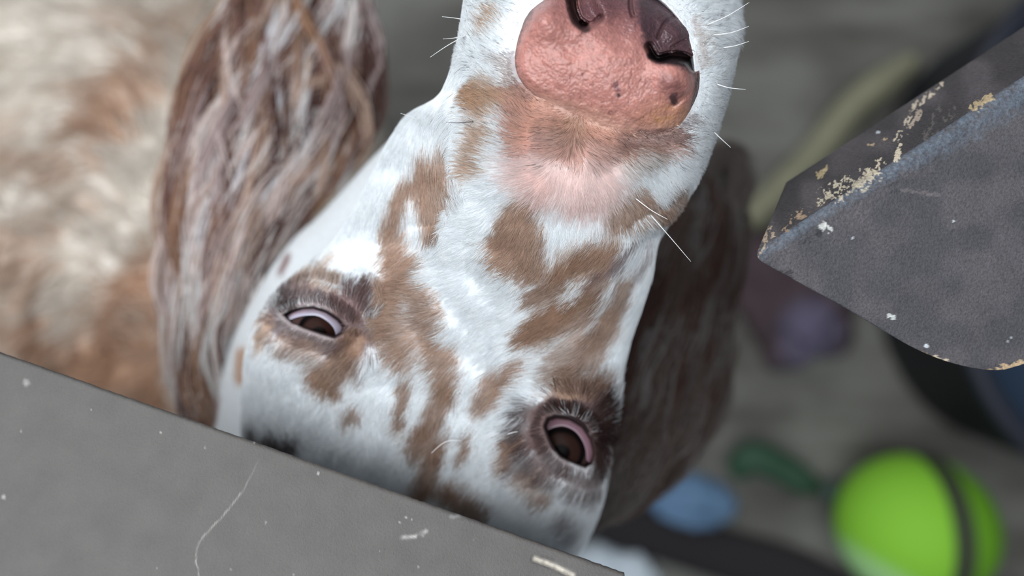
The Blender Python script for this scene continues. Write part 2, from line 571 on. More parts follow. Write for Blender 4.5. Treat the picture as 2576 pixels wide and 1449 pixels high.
    vs = V.reshape(-1, 3)
    f = grid_faces(len(xs), m, wrap_c=True)
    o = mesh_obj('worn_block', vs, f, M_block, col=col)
    import bmesh
    bm = bmesh.new(); bm.from_mesh(o.data); bm.verts.ensure_lookup_table()
    bm.faces.new([bm.verts[j] for j in range(m)])
    bm.faces.new([bm.verts[(len(xs) - 1) * m + j] for j in reversed(range(m))])
    bmesh.ops.recalc_face_normals(bm, faces=bm.faces)
    bm.to_mesh(o.data); bm.free()
    tag(o, 'dark wooden block with paint chipped off its edge, right of the dog', 'block')
    return o


build_block()

# ================================================================== THE DOG
dog = empty('dog', (float(P(700, 600, .95)[0]), 0.05, 0.0), 'white and tan freckled dog looking straight up between the board and the block', 'dog')

# ---- head outline stations: left pixel, right pixel
ST = [((1215, -190), (1800, -150)), ((1190, -110), (1850, -60)), ((1168, 0), (1868, 60)), ((1150, 110), (1850, 160)), ((1128, 190), (1832, 235)), ((1098, 243), (1812, 305)),
      ((1030, 287), (1785, 385)), ((978, 355), (1752, 460)), ((935, 440), (1703, 535)), ((892, 520), (1660, 605)),
      ((842, 600), (1642, 690)), ((775, 665), (1618, 770)), ((702, 728), (1592, 845)), ((652, 795), (1570, 930)),
      ((622, 870), (1556, 1020)), ((612, 950), (1546, 1105)), ((606, 1040), (1532, 1200)), ((612, 1130), (1505, 1300)),
      ((650, 1240), (1455, 1395)), ((740, 1350), (1380, 1490)), ((860, 1430), (1280, 1545))]
NR, NC = 640, 520
Lp = smooth_poly([s[0] for s in ST], NR)
Rp = smooth_poly([s[1] for s in ST], NR)
phi = np.linspace(-np.pi / 2, np.pi / 2, NC)
S = np.sin(phi)
U0 = (Lp[:, None, 0] + Rp[:, None, 0]) / 2 + S[None] * (Rp[:, None, 0] - Lp[:, None, 0]) / 2
V0 = (Lp[:, None, 1] + Rp[:, None, 1]) / 2 + S[None] * (Rp[:, None, 1] - Lp[:, None, 1]) / 2

EYE_L = [(712, 792), (728, 782), (752, 775), (788, 772), (822, 782), (852, 802), (868, 822), (862, 838), (842, 850), (808, 840), (768, 826), (735, 812)]
EYE_R = [(1376, 1052), (1400, 1044), (1436, 1050), (1468, 1072), (1486, 1104), (1494, 1140), (1490, 1166), (1474, 1176), (1446, 1166), (1412, 1150), (1392, 1128), (1376, 1096), (1368, 1072)]


def base_depth(u, v, cphi):
    a = ((u - 1530) * (-480) + (v - 60) * 1300) / 1386.0
    ax = np.array([-260, -140, -60, 60, 250, 500, 650, 800, 950, 1100, 1250, 1400, 1600])
    dz = np.array([0.232, 0.211, 0.203, 0.2005, 0.2040, 0.2075, 0.2105, 0.2175, 0.2225, 0.2280, 0.2425, 0.2680, 0.320])
    fa = np.linspace(-400, 1800, 1101); fd = np.interp(fa, ax, dz)
    kk = np.hanning(61); kk /= kk.sum()
    fd = np.convolve(np.pad(fd, 30, mode='edge'), kk, 'valid')
    d = np.interp(a, fa, fd)
    hs = np.interp(a, [-200, 100, 500, 900, 1300], [0.020, 0.020, 0.017, 0.022, 0.028])
    p = 2.25
    s_abs = np.sqrt(np.clip(1 - cphi ** 2, 0, 1))
    d = d + hs * (1 - np.clip(1 - s_abs ** p, 0, 1) ** (1 / p))
    # left cheek falls away from the muzzle
    crL = [(1095, 120), (1105, 250), (1112, 400), (1092, 560), (1010, 690), (940, 800)]
    x = np.interp(v, [c[1] for c in crL], [c[0] for c in crL])
    side = sstep(x - u, -35, 75) * sstep(v, 150, 260) * (1 - sstep(v, 600, 800))
    d = d + side * 0.0075
    # right cheek
    crR = [(1790, 380), (1690, 500), (1600, 620), (1555, 700), (1500, 860), (1450, 980)]
    x = np.interp(v, [c[1] for c in crR], [c[0] for c in crR])
    side = sstep(u - x, -30, 60) * sstep(v, 520, 600) * (1 - sstep(v, 850, 1000))
    d = d + side * 0.006
    # muzzle fold in front of the cheek, stop, forehead furrow, brow bosses
    g = lambda cx, cy, r: np.exp(-((u - cx) ** 2 + (v - cy) ** 2) / (r * r))
    d = d - 0.0030 * g(1190, 150, 150) - 0.0015 * g(1200, 420, 110)
    d = d + 0.0016 * g(1430, 420, 70)
    d = d - 0.0015 * g(1290, 600, 120)
    d = d + 0.0018 * np.exp(-(seg_dist(u, v, [(1150, 900), (1100, 1050), (1060, 1300)]) / 60) ** 2)
    d = d - 0.0038 * g(800, 740, 90) - 0.0030 * g(1470, 1010, 85)
    d = d - 0.0022 * g(760, 900, 110) - 0.002 * g(1440, 1230, 90)
    d = d + 0.0028 * g(905, 860, 45) + 0.0026 * g(1345, 1040, 45)
    # folds of skin
    d = d + 0.0009 * np.exp(-(seg_dist(u, v, [(1600, 545), (1680, 520), (1740, 470)]) / 12) ** 2)
    d = d + 0.0008 * np.exp(-(seg_dist(u, v, [(1640, 600), (1560, 720), (1520, 800)]) / 14) ** 2)
    # eye openings
    for poly, k in ((EYE_L, 1.0), (EYE_R, 1.0)):
        cx = np.mean([q[0] for q in poly]); cy = np.mean([q[1] for q in poly])
        near = np.hypot(u - cx, v - cy) < 260
        sd = np.full(u.shape, -1e3)
        if near.any():
            sd[near] = poly_sd(u[near], v[near], poly)
        d = d - 0.0010 * np.exp(-((sd + 10) / 16) ** 2)
        d = d + 0.0005 * np.exp(-((sd + 46) / 16) ** 2)
        d = d + 0.0100 * sstep(sd, -1, 12)
    return d


CP = np.broadcast_to(np.cos(phi)[None], U0.shape)
D0 = base_depth(U0, V0, CP)
# very slight lumpiness under the coat
D0 = D0 + (vnoise(U0 / 70, V0 / 70, 21) - 0.5) * 0.0012 * CP

HP = P(U0, V0, D0)                              # front surface of the head
tu = np.gradient(HP, axis=1); tv = np.gradient(HP, axis=0)
HN = np.cross(tv, tu)
HN /= np.linalg.norm(HN, axis=-1)[..., None] + 1e-12
HN = np.where(HN[NR // 2, NC // 2, 2] < 0, -HN, HN)

# depth raster for placing nose, eyes, whiskers
STEP = 4
RW, RH = 2576 // STEP + 1, 1700 // STEP + 1
ras = np.full((RH, RW), np.nan)
_acc = np.zeros((RH, RW)); _cnt = np.zeros((RH, RW))
_iu = np.clip(np.round(U0 / STEP).astype(int), 0, RW - 1); _iv = np.clip(np.round((V0 + 200) / STEP).astype(int), 0, RH - 1)
np.add.at(_acc, (_iv, _iu), D0); np.add.at(_cnt, (_iv, _iu), 1)
ras = np.where(_cnt > 0, _acc / np.maximum(_cnt, 1), np.nan)
for _ in range(40):
    bad = np.isnan(ras)
    if not bad.any():
        break
    sh = np.stack([np.roll(ras, s, a) for a in (0, 1) for s in (1, -1)])
    fill = np.nanmean(np.where(np.isnan(sh), np.nan, sh), axis=0) if True else None
    ras = np.where(bad, fill, ras)


def headD(u, v):
    x = np.clip(np.asarray(u, float) / STEP, 0, RW - 2); y = np.clip((np.asarray(v, float) + 200) / STEP, 0, RH - 2)
    xi = x.astype(int); yi = y.astype(int); fx = x - xi; fy = y - yi
    return (ras[yi, xi] * (1 - fx) + ras[yi, xi + 1] * fx) * (1 - fy) + (ras[yi + 1, xi] * (1 - fx) + ras[yi + 1, xi + 1] * fx) * fy


# the head is hollow behind the nose pad, so that the nostrils can open into it
_sd = np.full(U0.shape, -1e3)
_nr = (U0 > 1240) & (U0 < 1800) & (V0 < 380)
NOSE = [(1352, 2), (1322, 40), (1300, 90), (1288, 135), (1292, 185), (1318, 226), (1352, 250), (1400, 272), (1450, 296), (1520, 324), (1600, 345), (1665, 346), (1712, 322), (1742, 280), (1758, 235), (1759, 180), (1750, 115), (1730, 62), (1700, 20), (1650, -25), (1570, -75), (1460, -70), (1395, -35)]
_sd[_nr] = poly_sd(U0[_nr], V0[_nr], smooth_poly(NOSE, 60, closed=True))
_lw = sstep(V0 - (U0 - 1280) * 0.22, 150, 250)
HP = P(U0, V0, D0 + 0.020 * sstep(_sd - 36 * _lw, 10, 30))

# ---- markings of the coat
WHITE = lin(236, 239, 241); TAN = lin(184, 156, 138); BROWN = lin(164, 134, 114); EYEB = lin(104, 84, 82); MAUVE = lin(126, 102, 100); PINK = lin(226, 188, 178); OCHRE = lin(196, 162, 134); DARK = lin(62, 46, 44); PTAN = lin(208, 166, 150)
MARKS = [
    # muzzle
    ([(1195, 228), (1215, 262)], 22, .95, OCHRE), ([(1225, 280), (1262, 258)], 26, .8, OCHRE), ([(1240, 225), (1268, 250)], 18, .6, OCHRE),
    ([(1228, 345), (1205, 400), (1200, 425)], 26, .75, OCHRE), ([(1248, 32), (1222, 72)], 9, .9, OCHRE), ([(1222, 72), (1212, 90)], 7, .5, OCHRE),
    ([(1315, 250), (1330, 360)], 34, .9, PTAN), ([(1350, 270), (1480, 300)], 44, .95, PTAN), ([(1350, 340), (1560, 350)], 40, .8, PTAN), ([(1500, 320), (1690, 350)], 34, .8, PTAN),
    ([(1440, 320), (1435, 385)], 26, .6, BROWN), ([(1560, 362), (1710, 345)], 16, .65, MAUVE), ([(1284, 140), (1300, 215), (1330, 245)], 9, .6, MAUVE),
    ([(1262, 150), (1300, 240)], 12, .35, BROWN), ([(1640, 385), (1560, 400)], 22, .45, BROWN),
    ([(1400, 420), (1480, 450)], 70, .62, PINK), ([(1310, 430), (1350, 470)], 40, .4, PINK),
    ([(1745, 50), (1768, 110), (1772, 160)], 8, .45, BROWN), ([(1745, 290), (1705, 335)], 9, .6, MAUVE),
    # stripes left of the bridge
    ([(1112, 375), (1095, 430)], 18, .85, TAN), ([(1100, 440), (1080, 500), (1085, 560)], 27, .9, TAN), ([(1095, 560), (1092, 585)], 12, .7, BROWN),
    ([(1062, 395), (1058, 440), (1018, 465), (990, 520), (975, 580)], 16, .95, TAN), ([(1055, 440), (1060, 500)], 18, .8, TAN),
    ([(990, 590), (1000, 650)], 30, .9, TAN), ([(1005, 660), (1010, 700), (985, 760)], 36, .95, TAN), ([(1040, 660), (1035, 720)], 22, .8, TAN),
    ([(975, 740), (975, 820)], 34, .95, TAN), ([(1000, 780), (1010, 870)], 34, .85, TAN), ([(1072, 745), (1090, 800), (1095, 850)], 26, .9, TAN),
    ([(1050, 820), (1080, 870)], 22, .5, TAN), ([(1015, 870), (1040, 905)], 18, .7, TAN), ([(1120, 890), (1135, 950)], 30, .9, TAN),
    ([(1135, 960), (1105, 1010), (1080, 1070)], 24, .85, BROWN), ([(1075, 1060), (1052, 1130)], 20, .85, BROWN), ([(1030, 955), (1015, 1010), (1010, 1065)], 13, .85, BROWN),
    ([(1105, 1110), (1085, 1180), (1060, 1240)], 20, .85, BROWN), ([(1125, 1090), (1100, 1140)], 16, .7, BROWN), ([(1150, 1240), (1205, 1290)], 30, .85, BROWN), ([(1130, 1225), (1060, 1235)], 16, .7, BROWN),
    ([(1188, 1085), (1160, 1145)], 8, .9, BROWN), ([(1250, 945), (1228, 1000)], 24, .85, TAN), ([(1300, 925), (1262, 985)], 22, .85, TAN), ([(1325, 905), (1300, 950)], 14, .7, TAN),
    # bridge patch
    ([(1315, 545), (1290, 590), (1300, 630)], 46, 1.0, TAN), ([(1340, 580), (1335, 660)], 36, .9, TAN), ([(1265, 610), (1275, 640)], 26, .9, TAN), ([(1370, 670), (1405, 680)], 26, .9, TAN),
    ([(1430, 660), (1490, 640), (1535, 625)], 28, 1.0, BROWN), ([(1420, 620), (1540, 600)], 18, .55, TAN), ([(1545, 650), (1480, 680)], 18, .6, TAN),
    ([(1600, 485), (1570, 520), (1545, 540)], 25, .85, TAN), ([(1650, 530), (1605, 505)], 18, .75, TAN), ([(1712, 490), (1670, 540)], 20, .85, BROWN), ([(1560, 545), (1600, 540)], 14, .7, TAN),
    ([(1420, 712), (1345, 745)], 20, .9, BROWN), ([(1440, 770), (1390, 790), (1345, 835)], 26, 1.0, BROWN), ([(1350, 840), (1320, 850)], 14, .9, BROWN),
    ([(1500, 735), (1470, 790), (1400, 815)], 26, .85, BROWN), ([(1520, 690), (1490, 740)], 20, .8, BROWN), ([(1580, 700), (1565, 760), (1510, 850)], 20, .8, BROWN),
    ([(1600, 600), (1560, 660), (1500, 690)], 10, .7, MAUVE), ([(1480, 850), (1430, 900), (1420, 930)], 30, .7, TAN), ([(1555, 780), (1500, 880), (1470, 940)], 24, .75, TAN), ([(1460, 930), (1420, 980), (1380, 1010)], 18, .75, BROWN),
    ([(1410, 830), (1380, 860)], 16, .5, TAN), ([(1640, 610), (1610, 690)], 8, .5, MAUVE),
    # around the left eye
    ([(745, 715), (800, 700), (830, 715)], 18, .7, OCHRE), ([(722, 745), (780, 745), (850, 765)], 24, .85, MAUVE), ([(705, 770), (735, 765)], 14, .95, DARK), ([(850, 765), (905, 750)], 20, .9, MAUVE), ([(912, 735), (895, 800)], 16, .9, MAUVE),
    ([(860, 790), (900, 820)], 26, .95, MAUVE), ([(870, 850), (900, 870), (930, 850)], 20, .9, MAUVE), ([(890, 860), (862, 905), (830, 940)], 27, .9, BROWN), ([(800, 945), (850, 968)], 20, .9, BROWN), ([(820, 930), (800, 945)], 16, .85, TAN),
    ([(700, 815), (760, 850), (840, 862)], 26, .8, MAUVE), ([(720, 860), (800, 885)], 20, .6, BROWN), ([(672, 800), (666, 850)], 13, .8, OCHRE), ([(690, 780), (680, 800)], 10, .6, MAUVE), ([(900, 900), (910, 940)], 10, .6, BROWN),
    ([(885, 1028), (880, 1038)], 14, .85, BROWN), ([(905, 1030), (908, 1040)], 8, .6, BROWN), ([(835, 640), (815, 660)], 9, .6, OCHRE),
    ([(620, 1075), (628, 1095)], 9, .9, DARK), ([(670, 1108), (722, 1120)], 22, .9, DARK),
    # around the right eye
    ([(1370, 1040), (1420, 1010), (1500, 1010)], 26, .95, EYEB), ([(1345, 1050), (1330, 1100)], 36, .85, EYEB), ([(1360, 1110), (1400, 1170)], 40, .85, EYEB), ([(1290, 1110), (1282, 1165)], 15, .9, BROWN), ([(1310, 1170), (1350, 1190)], 24, .7, EYEB),
    ([(1440, 1015), (1500, 1040), (1535, 1100)], 26, .95, EYEB), ([(1490, 1065), (1512, 1140)], 26, .95, EYEB), ([(1440, 1185), (1500, 1190)], 14, .5, EYEB), ([(1350, 1060), (1360, 1120)], 22, .9, EYEB), ([(1515, 1030), (1520, 1100)], 18, .9, DARK), ([(1505, 1100), (1510, 1170)], 20, .9, DARK), ([(1420, 1190), (1480, 1210), (1500, 1200)], 16, .6, EYEB), ([(1330, 1200), (1360, 1240)], 24, .6, BROWN), ([(1376, 1252)], 12, .85, BROWN),
    ([(1450, 1220), (1500, 1230)], 22, .6, EYEB), ([(1380, 1025), (1450, 1030), (1500, 1065), (1515, 1120)], 13, .95, DARK), ([(1410, 980), (1500, 980)], 22, .7, BROWN), ([(1420, 1300), (1450, 1330)], 20, .5, EYEB),
]


def coat(u, v, jit=None):
    """colour of the coat at image place (u, v): white with the tan markings"""
    w = (vnoise(u / 17, v / 17, 31) - 0.5) * 15 + (vnoise(u / 6, v / 6, 32) - 0.5) * 8
    w2 = (vnoise(u / 17, v / 17, 33) - 0.5) * 15 + (vnoise(u / 6, v / 6, 34) - 0.5) * 8
    uu = u + w; vv = v + w2
    c = np.empty(np.shape(u) + (3,)); c[:] = WHITE
    for pts, r, s, rgb in MARKS:
        x0 = min(p[0] for p in pts) - r - 40; x1 = max(p[0] for p in pts) + r + 40
        y0 = min(p[1] for p in pts) - r - 40; y1 = max(p[1] for p in pts) + r + 40
        k = (u > x0) & (u < x1) & (v > y0) & (v < y1)
        if not k.any():
            continue
        d = seg_dist(uu[k], vv[k], pts)
        soft = min(14, 4 + r * 0.5) if r < 60 else 45
        m = (1 - sstep(d, r - soft * 0.4, r + soft)) * s
        c[k] = c[k] * (1 - m[:, None]) + rgb * m[:, None]
    return c


HC = coat(U0, V0) * 0.88
for poly in (EYE_L, EYE_R):
    sd = np.full(U0.shape, -1e3)
    near = np.hypot(U0 - poly[0][0], V0 - poly[0][1]) < 300
    sd[near] = poly_sd(U0[near], V0[near], poly)
    m = sstep(sd, -7, 1)[..., None]
    HC = HC * (1 - m) + lin(44, 30, 30) * m

# ---- head back (jaw side), closed loops
NB = 60
pb_ = np.linspace(np.pi / 2, 3 * np.pi / 2, NB + 2)[1:-1]
SL, SR = HP[:, 0], HP[:, -1]
mid = (SL + SR) / 2
hw = (SR - SL) / 2
sb = np.sin(pb_)
th = np.interp(np.linspace(0, 1, NR), [0, 0.15, 0.5, 1], [0.022, 0.030, 0.045, 0.03])
back = mid[:, None] + hw[:, None] * sb[None, :, None] * (1 - 0.12 * np.abs(np.cos(pb_)))[None, :, None]
back[..., 2] -= th[:, None] * np.abs(np.cos(pb_))[None]
ring = np.concatenate([HP, back], 1)
ringC = np.concatenate([HC, np.broadcast_to(WHITE * 0.93, (NR, NB, 3))], 1)
verts = [ring.reshape(-1, 3)]; cols = [ringC.reshape(-1, 3)]
faces = [grid_faces(NR, NC + NB, wrap_c=True)]
# close the two ends with fans onto a centre point
tri = []
n = NC + NB
base = NR * n
c_a = ring[0].mean(0) + (ring[0].mean(0) - ring[12].mean(0)) * 0.8
c_b = ring[-1].mean(0) + (ring[-1].mean(0) - ring[-12].mean(0)) * 0.8
verts.append(np.array([c_a, c_b])); cols.append(np.array([WHITE, WHITE]) * 0.9)
tri += [(base, j, (j + 1) % n) for j in range(n)]
tri += [(base + 1, (NR - 1) * n + (j + 1) % n, (NR - 1) * n + j) for j in range(n)]
off = base + 2


def loft(path, radii, nseg, ncirc, colfn, bumps=0.0, seed=1, squash=None):
    """lumpy tapered limb/torso as a closed tube; returns verts, faces(quads), caps, cols"""
    path = smooth_poly(path, nseg)
    radii = smooth_poly(np.array(radii)[:, None] if np.ndim(radii) == 1 else radii, nseg)
    tan = np.gradient(path, axis=0); tan /= np.linalg.norm(tan, axis=1)[:, None]
    up = np.array([0.0, 0.0, 1.0])
    if abs(tan[:, 2]).mean() > 0.8:
        up = np.array([0.0, 1.0, 0.0])
    x = np.cross(tan, up); x /= np.linalg.norm(x, axis=1)[:, None]
    y = np.cross(x, tan)
    t = np.linspace(0, 2 * np.pi, ncirc, endpoint=False)
    rx = radii[:, :1]; ry = radii[:, -1:]
    R_ = np.ones((nseg, ncirc))
    if bumps:
        R_ += bumps * (vnoise(np.arange(nseg)[:, None] / nseg * 23 + 3, 6 * np.sin(t)[None] + 7, seed) - 0.5)
        R_ += bumps * 0.6 * (vnoise(np.arange(nseg)[:, None] / nseg * 60 + 3, 14 * np.sin(t)[None] + 17, seed + 1) - 0.5)
    ringp = path[:, None] + (rx * np.cos(t)[None] * R_)[..., None] * x[:, None] + (ry * np.sin(t)[None] * R_)[..., None] * y[:, None]
    v = ringp.reshape(-1, 3)
    nrm = (np.cos(t)[None, :, None] * x[:, None] + np.sin(t)[None, :, None] * y[:, None]).reshape(-1, 3)
    c = colfn(v)
    return ringp, nrm, v, grid_faces(nseg, ncirc, wrap_c=True), c


def px(v3):
    d = H - v3[..., 2]
    return 1288 + v3[..., 0] / d * F, 724.5 - v3[..., 1] / d * F


CREAM = lin(216, 208, 198); BTAN = lin(182, 148, 124)
BODY_MARKS_SHADE = [([(430, 90), (350, 200), (290, 260)], 60, .55), ([(300, 250), (270, 300)], 70, .6), ([(380, 230), (260, 380)], 50, .7), ([(330, 330), (250, 370)], 40, .6), ([(0, 410), (160, 420)], 45, .6), ([(40, 320), (20, 400)], 40, .4),
              ([(20, 620), (120, 680), (60, 760)], 60, .6), ([(420, 690), (330, 760), (300, 900)], 80, .95), ([(60, 830), (200, 900), (380, 960)], 75, .9), ([(480, 780), (430, 1000)], 50, .9), ([(170, 560), (90, 600)], 40, .5), ([(250, 30), (280, 60)], 26, .35), ([(180, 480), (260, 520)], 50, .35), ([(420, 180), (400, 260)], 30, .3), ([(480, 800), (430, 900)], 60, .7)]  # tan markings; the lower ones also paint in the shade under the board


def body_col(v3):
    u, v = px(v3)
    n_ = (vnoise(u / 45, v / 45, 41) - 0.5) * 70
    c = np.empty(u.shape + (3,)); c[:] = CREAM
    for pts, r, s in BODY_MARKS_SHADE:
        d = seg_dist(u + n_, v - n_, pts)
        m = (1 - sstep(d, r * 0.4, r * 1.3)) * s
        c = c * (1 - m[..., None]) + BTAN * m[..., None]
    return c


def add_part(res, cap=True):
    global off
    ringp, nrm, v, f, c = res
    k = len(v)
    ns, nc = ringp.shape[:2]
    verts.append(v); cols.append(c); faces.append(f + off)
    verts.append(np.array([ringp[0].mean(0), ringp[-1].mean(0)])); cols.append(np.array([c[0], c[-1]]))
    for j in range(nc):
        tri.append((off + k, off + (j + 1) % nc, off + j))
        tri.append((off + k + 1, off + (ns - 1) * nc + j, off + (ns - 1) * nc + (j + 1) % nc))
    off += k + 2


def W3(u, v, d):
    return tuple(P(u, v, d).tolist())


CHEEK_MARKS = [([(724, 645), (706, 685)], 9, .95, MAUVE), ([(608, 890), (604, 955)], 17, .95, BROWN), ([(545, 1000), (540, 1060)], 8, .8, MAUVE), ([(860, 590), (905, 545)], 8, .3, BROWN)]


def cheek_col(v3):
    u, v = px(v3)
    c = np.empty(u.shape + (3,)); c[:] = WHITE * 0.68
    for pts, r, s, rgb in CHEEK_MARKS:
        d = seg_dist(u, v, pts)
        m = (1 - sstep(d, r * 0.6, r * 1.4)) * s
        c = c * (1 - m[..., None]) + rgb * m[..., None]
    return c


# jaw and cheek, lying deeper than the brow
jaw = loft([W3(1420, 250, .262), W3(1330, 420, .272), W3(1230, 590, .284), W3(1140, 760, .297), W3(1060, 900, .306), W3(1010, 1060, .312), W3(1000, 1250, .318), W3(1000, 1400, .33)],
           [(.030, .028), (.040, .030), (.050, .034), (.0600, .037), (.0670, .040), (.0735, .042), (.072, .042), (.05, .03)], 160, 120, cheek_col)
add_part(jaw)
torso_path = [W3(1010, 1130, .345), W3(900, 940, .42), (-.15, .000, .45), (-.23, .035, .40), (-.34, .045, .38), (-.50, .045, .375), (-.66, .045, .38), (-.76, .045, .38), (-.80, .045, .38)]
torso = loft(torso_path, [(.050, .045), (.066, .064), (.105, .092), (.148, .115), (.158, .125), (.145, .120), (.128, .112), (.09, .09), (.03, .04)], 260, 200, body_col, bumps=0.10, seed=5)
add_part(torso)
# breast, reaching forward below the ear
breast = loft([(-.33, .05, .38), (-.24, .10, .385), (-.175, .13, .385), (-.135, .15, .38)], [(.09, .08), (.10, .085), (.080, .07), (.03, .03)], 80, 90, body_col, bumps=.08, seed=8)
add_part(breast)
# four legs down to the floor, with paws
for (x, y, front) in ((-.27, .105, True), (-.27, -.035, True), (-.70, .10, False), (-.70, -.03, False)):
    if front:
        pts = [(x, y, .36), (x + .01, y, .28), (x - .005, y, .19), (x + .0, y, .10), (x + .005, y, .045), (x + .035, y, .022), (x + .06, y, .018)]
        rr = [(.05, .05), (.036, .036), (.027, .027), (.022, .022), (.021, .021), (.026, .022), (.018, .016)]
    else:
        pts = [(x, y, .36), (x + .05, y, .29), (x + .0, y, .21), (x - .065, y, .13), (x - .055, y, .05), (x - .025, y, .022), (x + .01, y, .018)]
        rr = [(.07, .075), (.052, .052), (.032, .036), (.021, .024), (.020, .020), (.026, .022), (.018, .016)]
    add_part(loft(pts, rr, 70, 36, body_col, bumps=.06, seed=int(abs(x) * 50)))
tail = loft([(-.79, .045, .42), (-.88, .045, .40), (-.97, .045, .36), (-1.02, .05, .33)], [(.028, .028), (.022, .022), (.02, .035), (.004, .006)], 50, 24, body_col, bumps=.1, seed=9)
add_part(tail)

allv = np.concatenate(verts); allc = np.concatenate(cols); quads = np.concatenate(faces)
flist = np.concatenate([quads, np.array([(a, b, c, c) for a, b, c in tri], dtype=quads.dtype)]) if False else None


def mesh_mixed(name, v, quads, tris, mat, parent, col):
    me = bpy.data.meshes.new(name)
    me.vertices.add(len(v)); me.vertices.foreach_set('co', v.astype(np.float32).ravel())
    tris = np.array(tris, np.int32).reshape(-1, 3)
    nq, nt = len(quads), len(tris)
    me.loops.add(nq * 4 + nt * 3)
    me.loops.foreach_set('vertex_index', np.concatenate([quads.ravel(), tris.ravel()]).astype(np.int32))
    me.polygons.add(nq + nt)
    me.polygons.foreach_set('loop_start', np.concatenate([np.arange(nq) * 4, nq * 4 + np.arange(nt) * 3]).astype(np.int32))
    me.polygons.foreach_set('loop_total', np.concatenate([np.full(nq, 4), np.full(nt, 3)]).astype(np.int32))
    me.update(calc_edges=True)
    me.validate()
    me.polygons.foreach_set('use_smooth', [True] * len(me.polygons))
    a = me.attributes.new('tint', 'FLOAT_COLOR', 'POINT')
    c = np.ones((len(v), 4), np.float32); c[:, :3] = col
    a.data.foreach_set('color', c.ravel())
    me.materials.append(mat)
    o = bpy.data.objects.new(name, me); COL.objects.link(o)
    o.parent = parent
    return keep_world(o)


mesh_mixed('body', allv, quads, tri, M_skin, dog, allc)

# ------------------------------------------------------------------ nose
NOSE = [(1352, 2), (1322, 40), (1300, 90), (1288, 135), (1292, 185), (1318, 226), (1352, 250), (1400, 272), (1450, 296), (1520, 324), (1600, 345), (1665, 346), (1712, 322), (1742, 280), (1758, 235), (1759, 180), (1750, 115), (1730, 62), (1700, 20), (1650, -25), (1570, -75), (1460, -70), (1395, -35)]


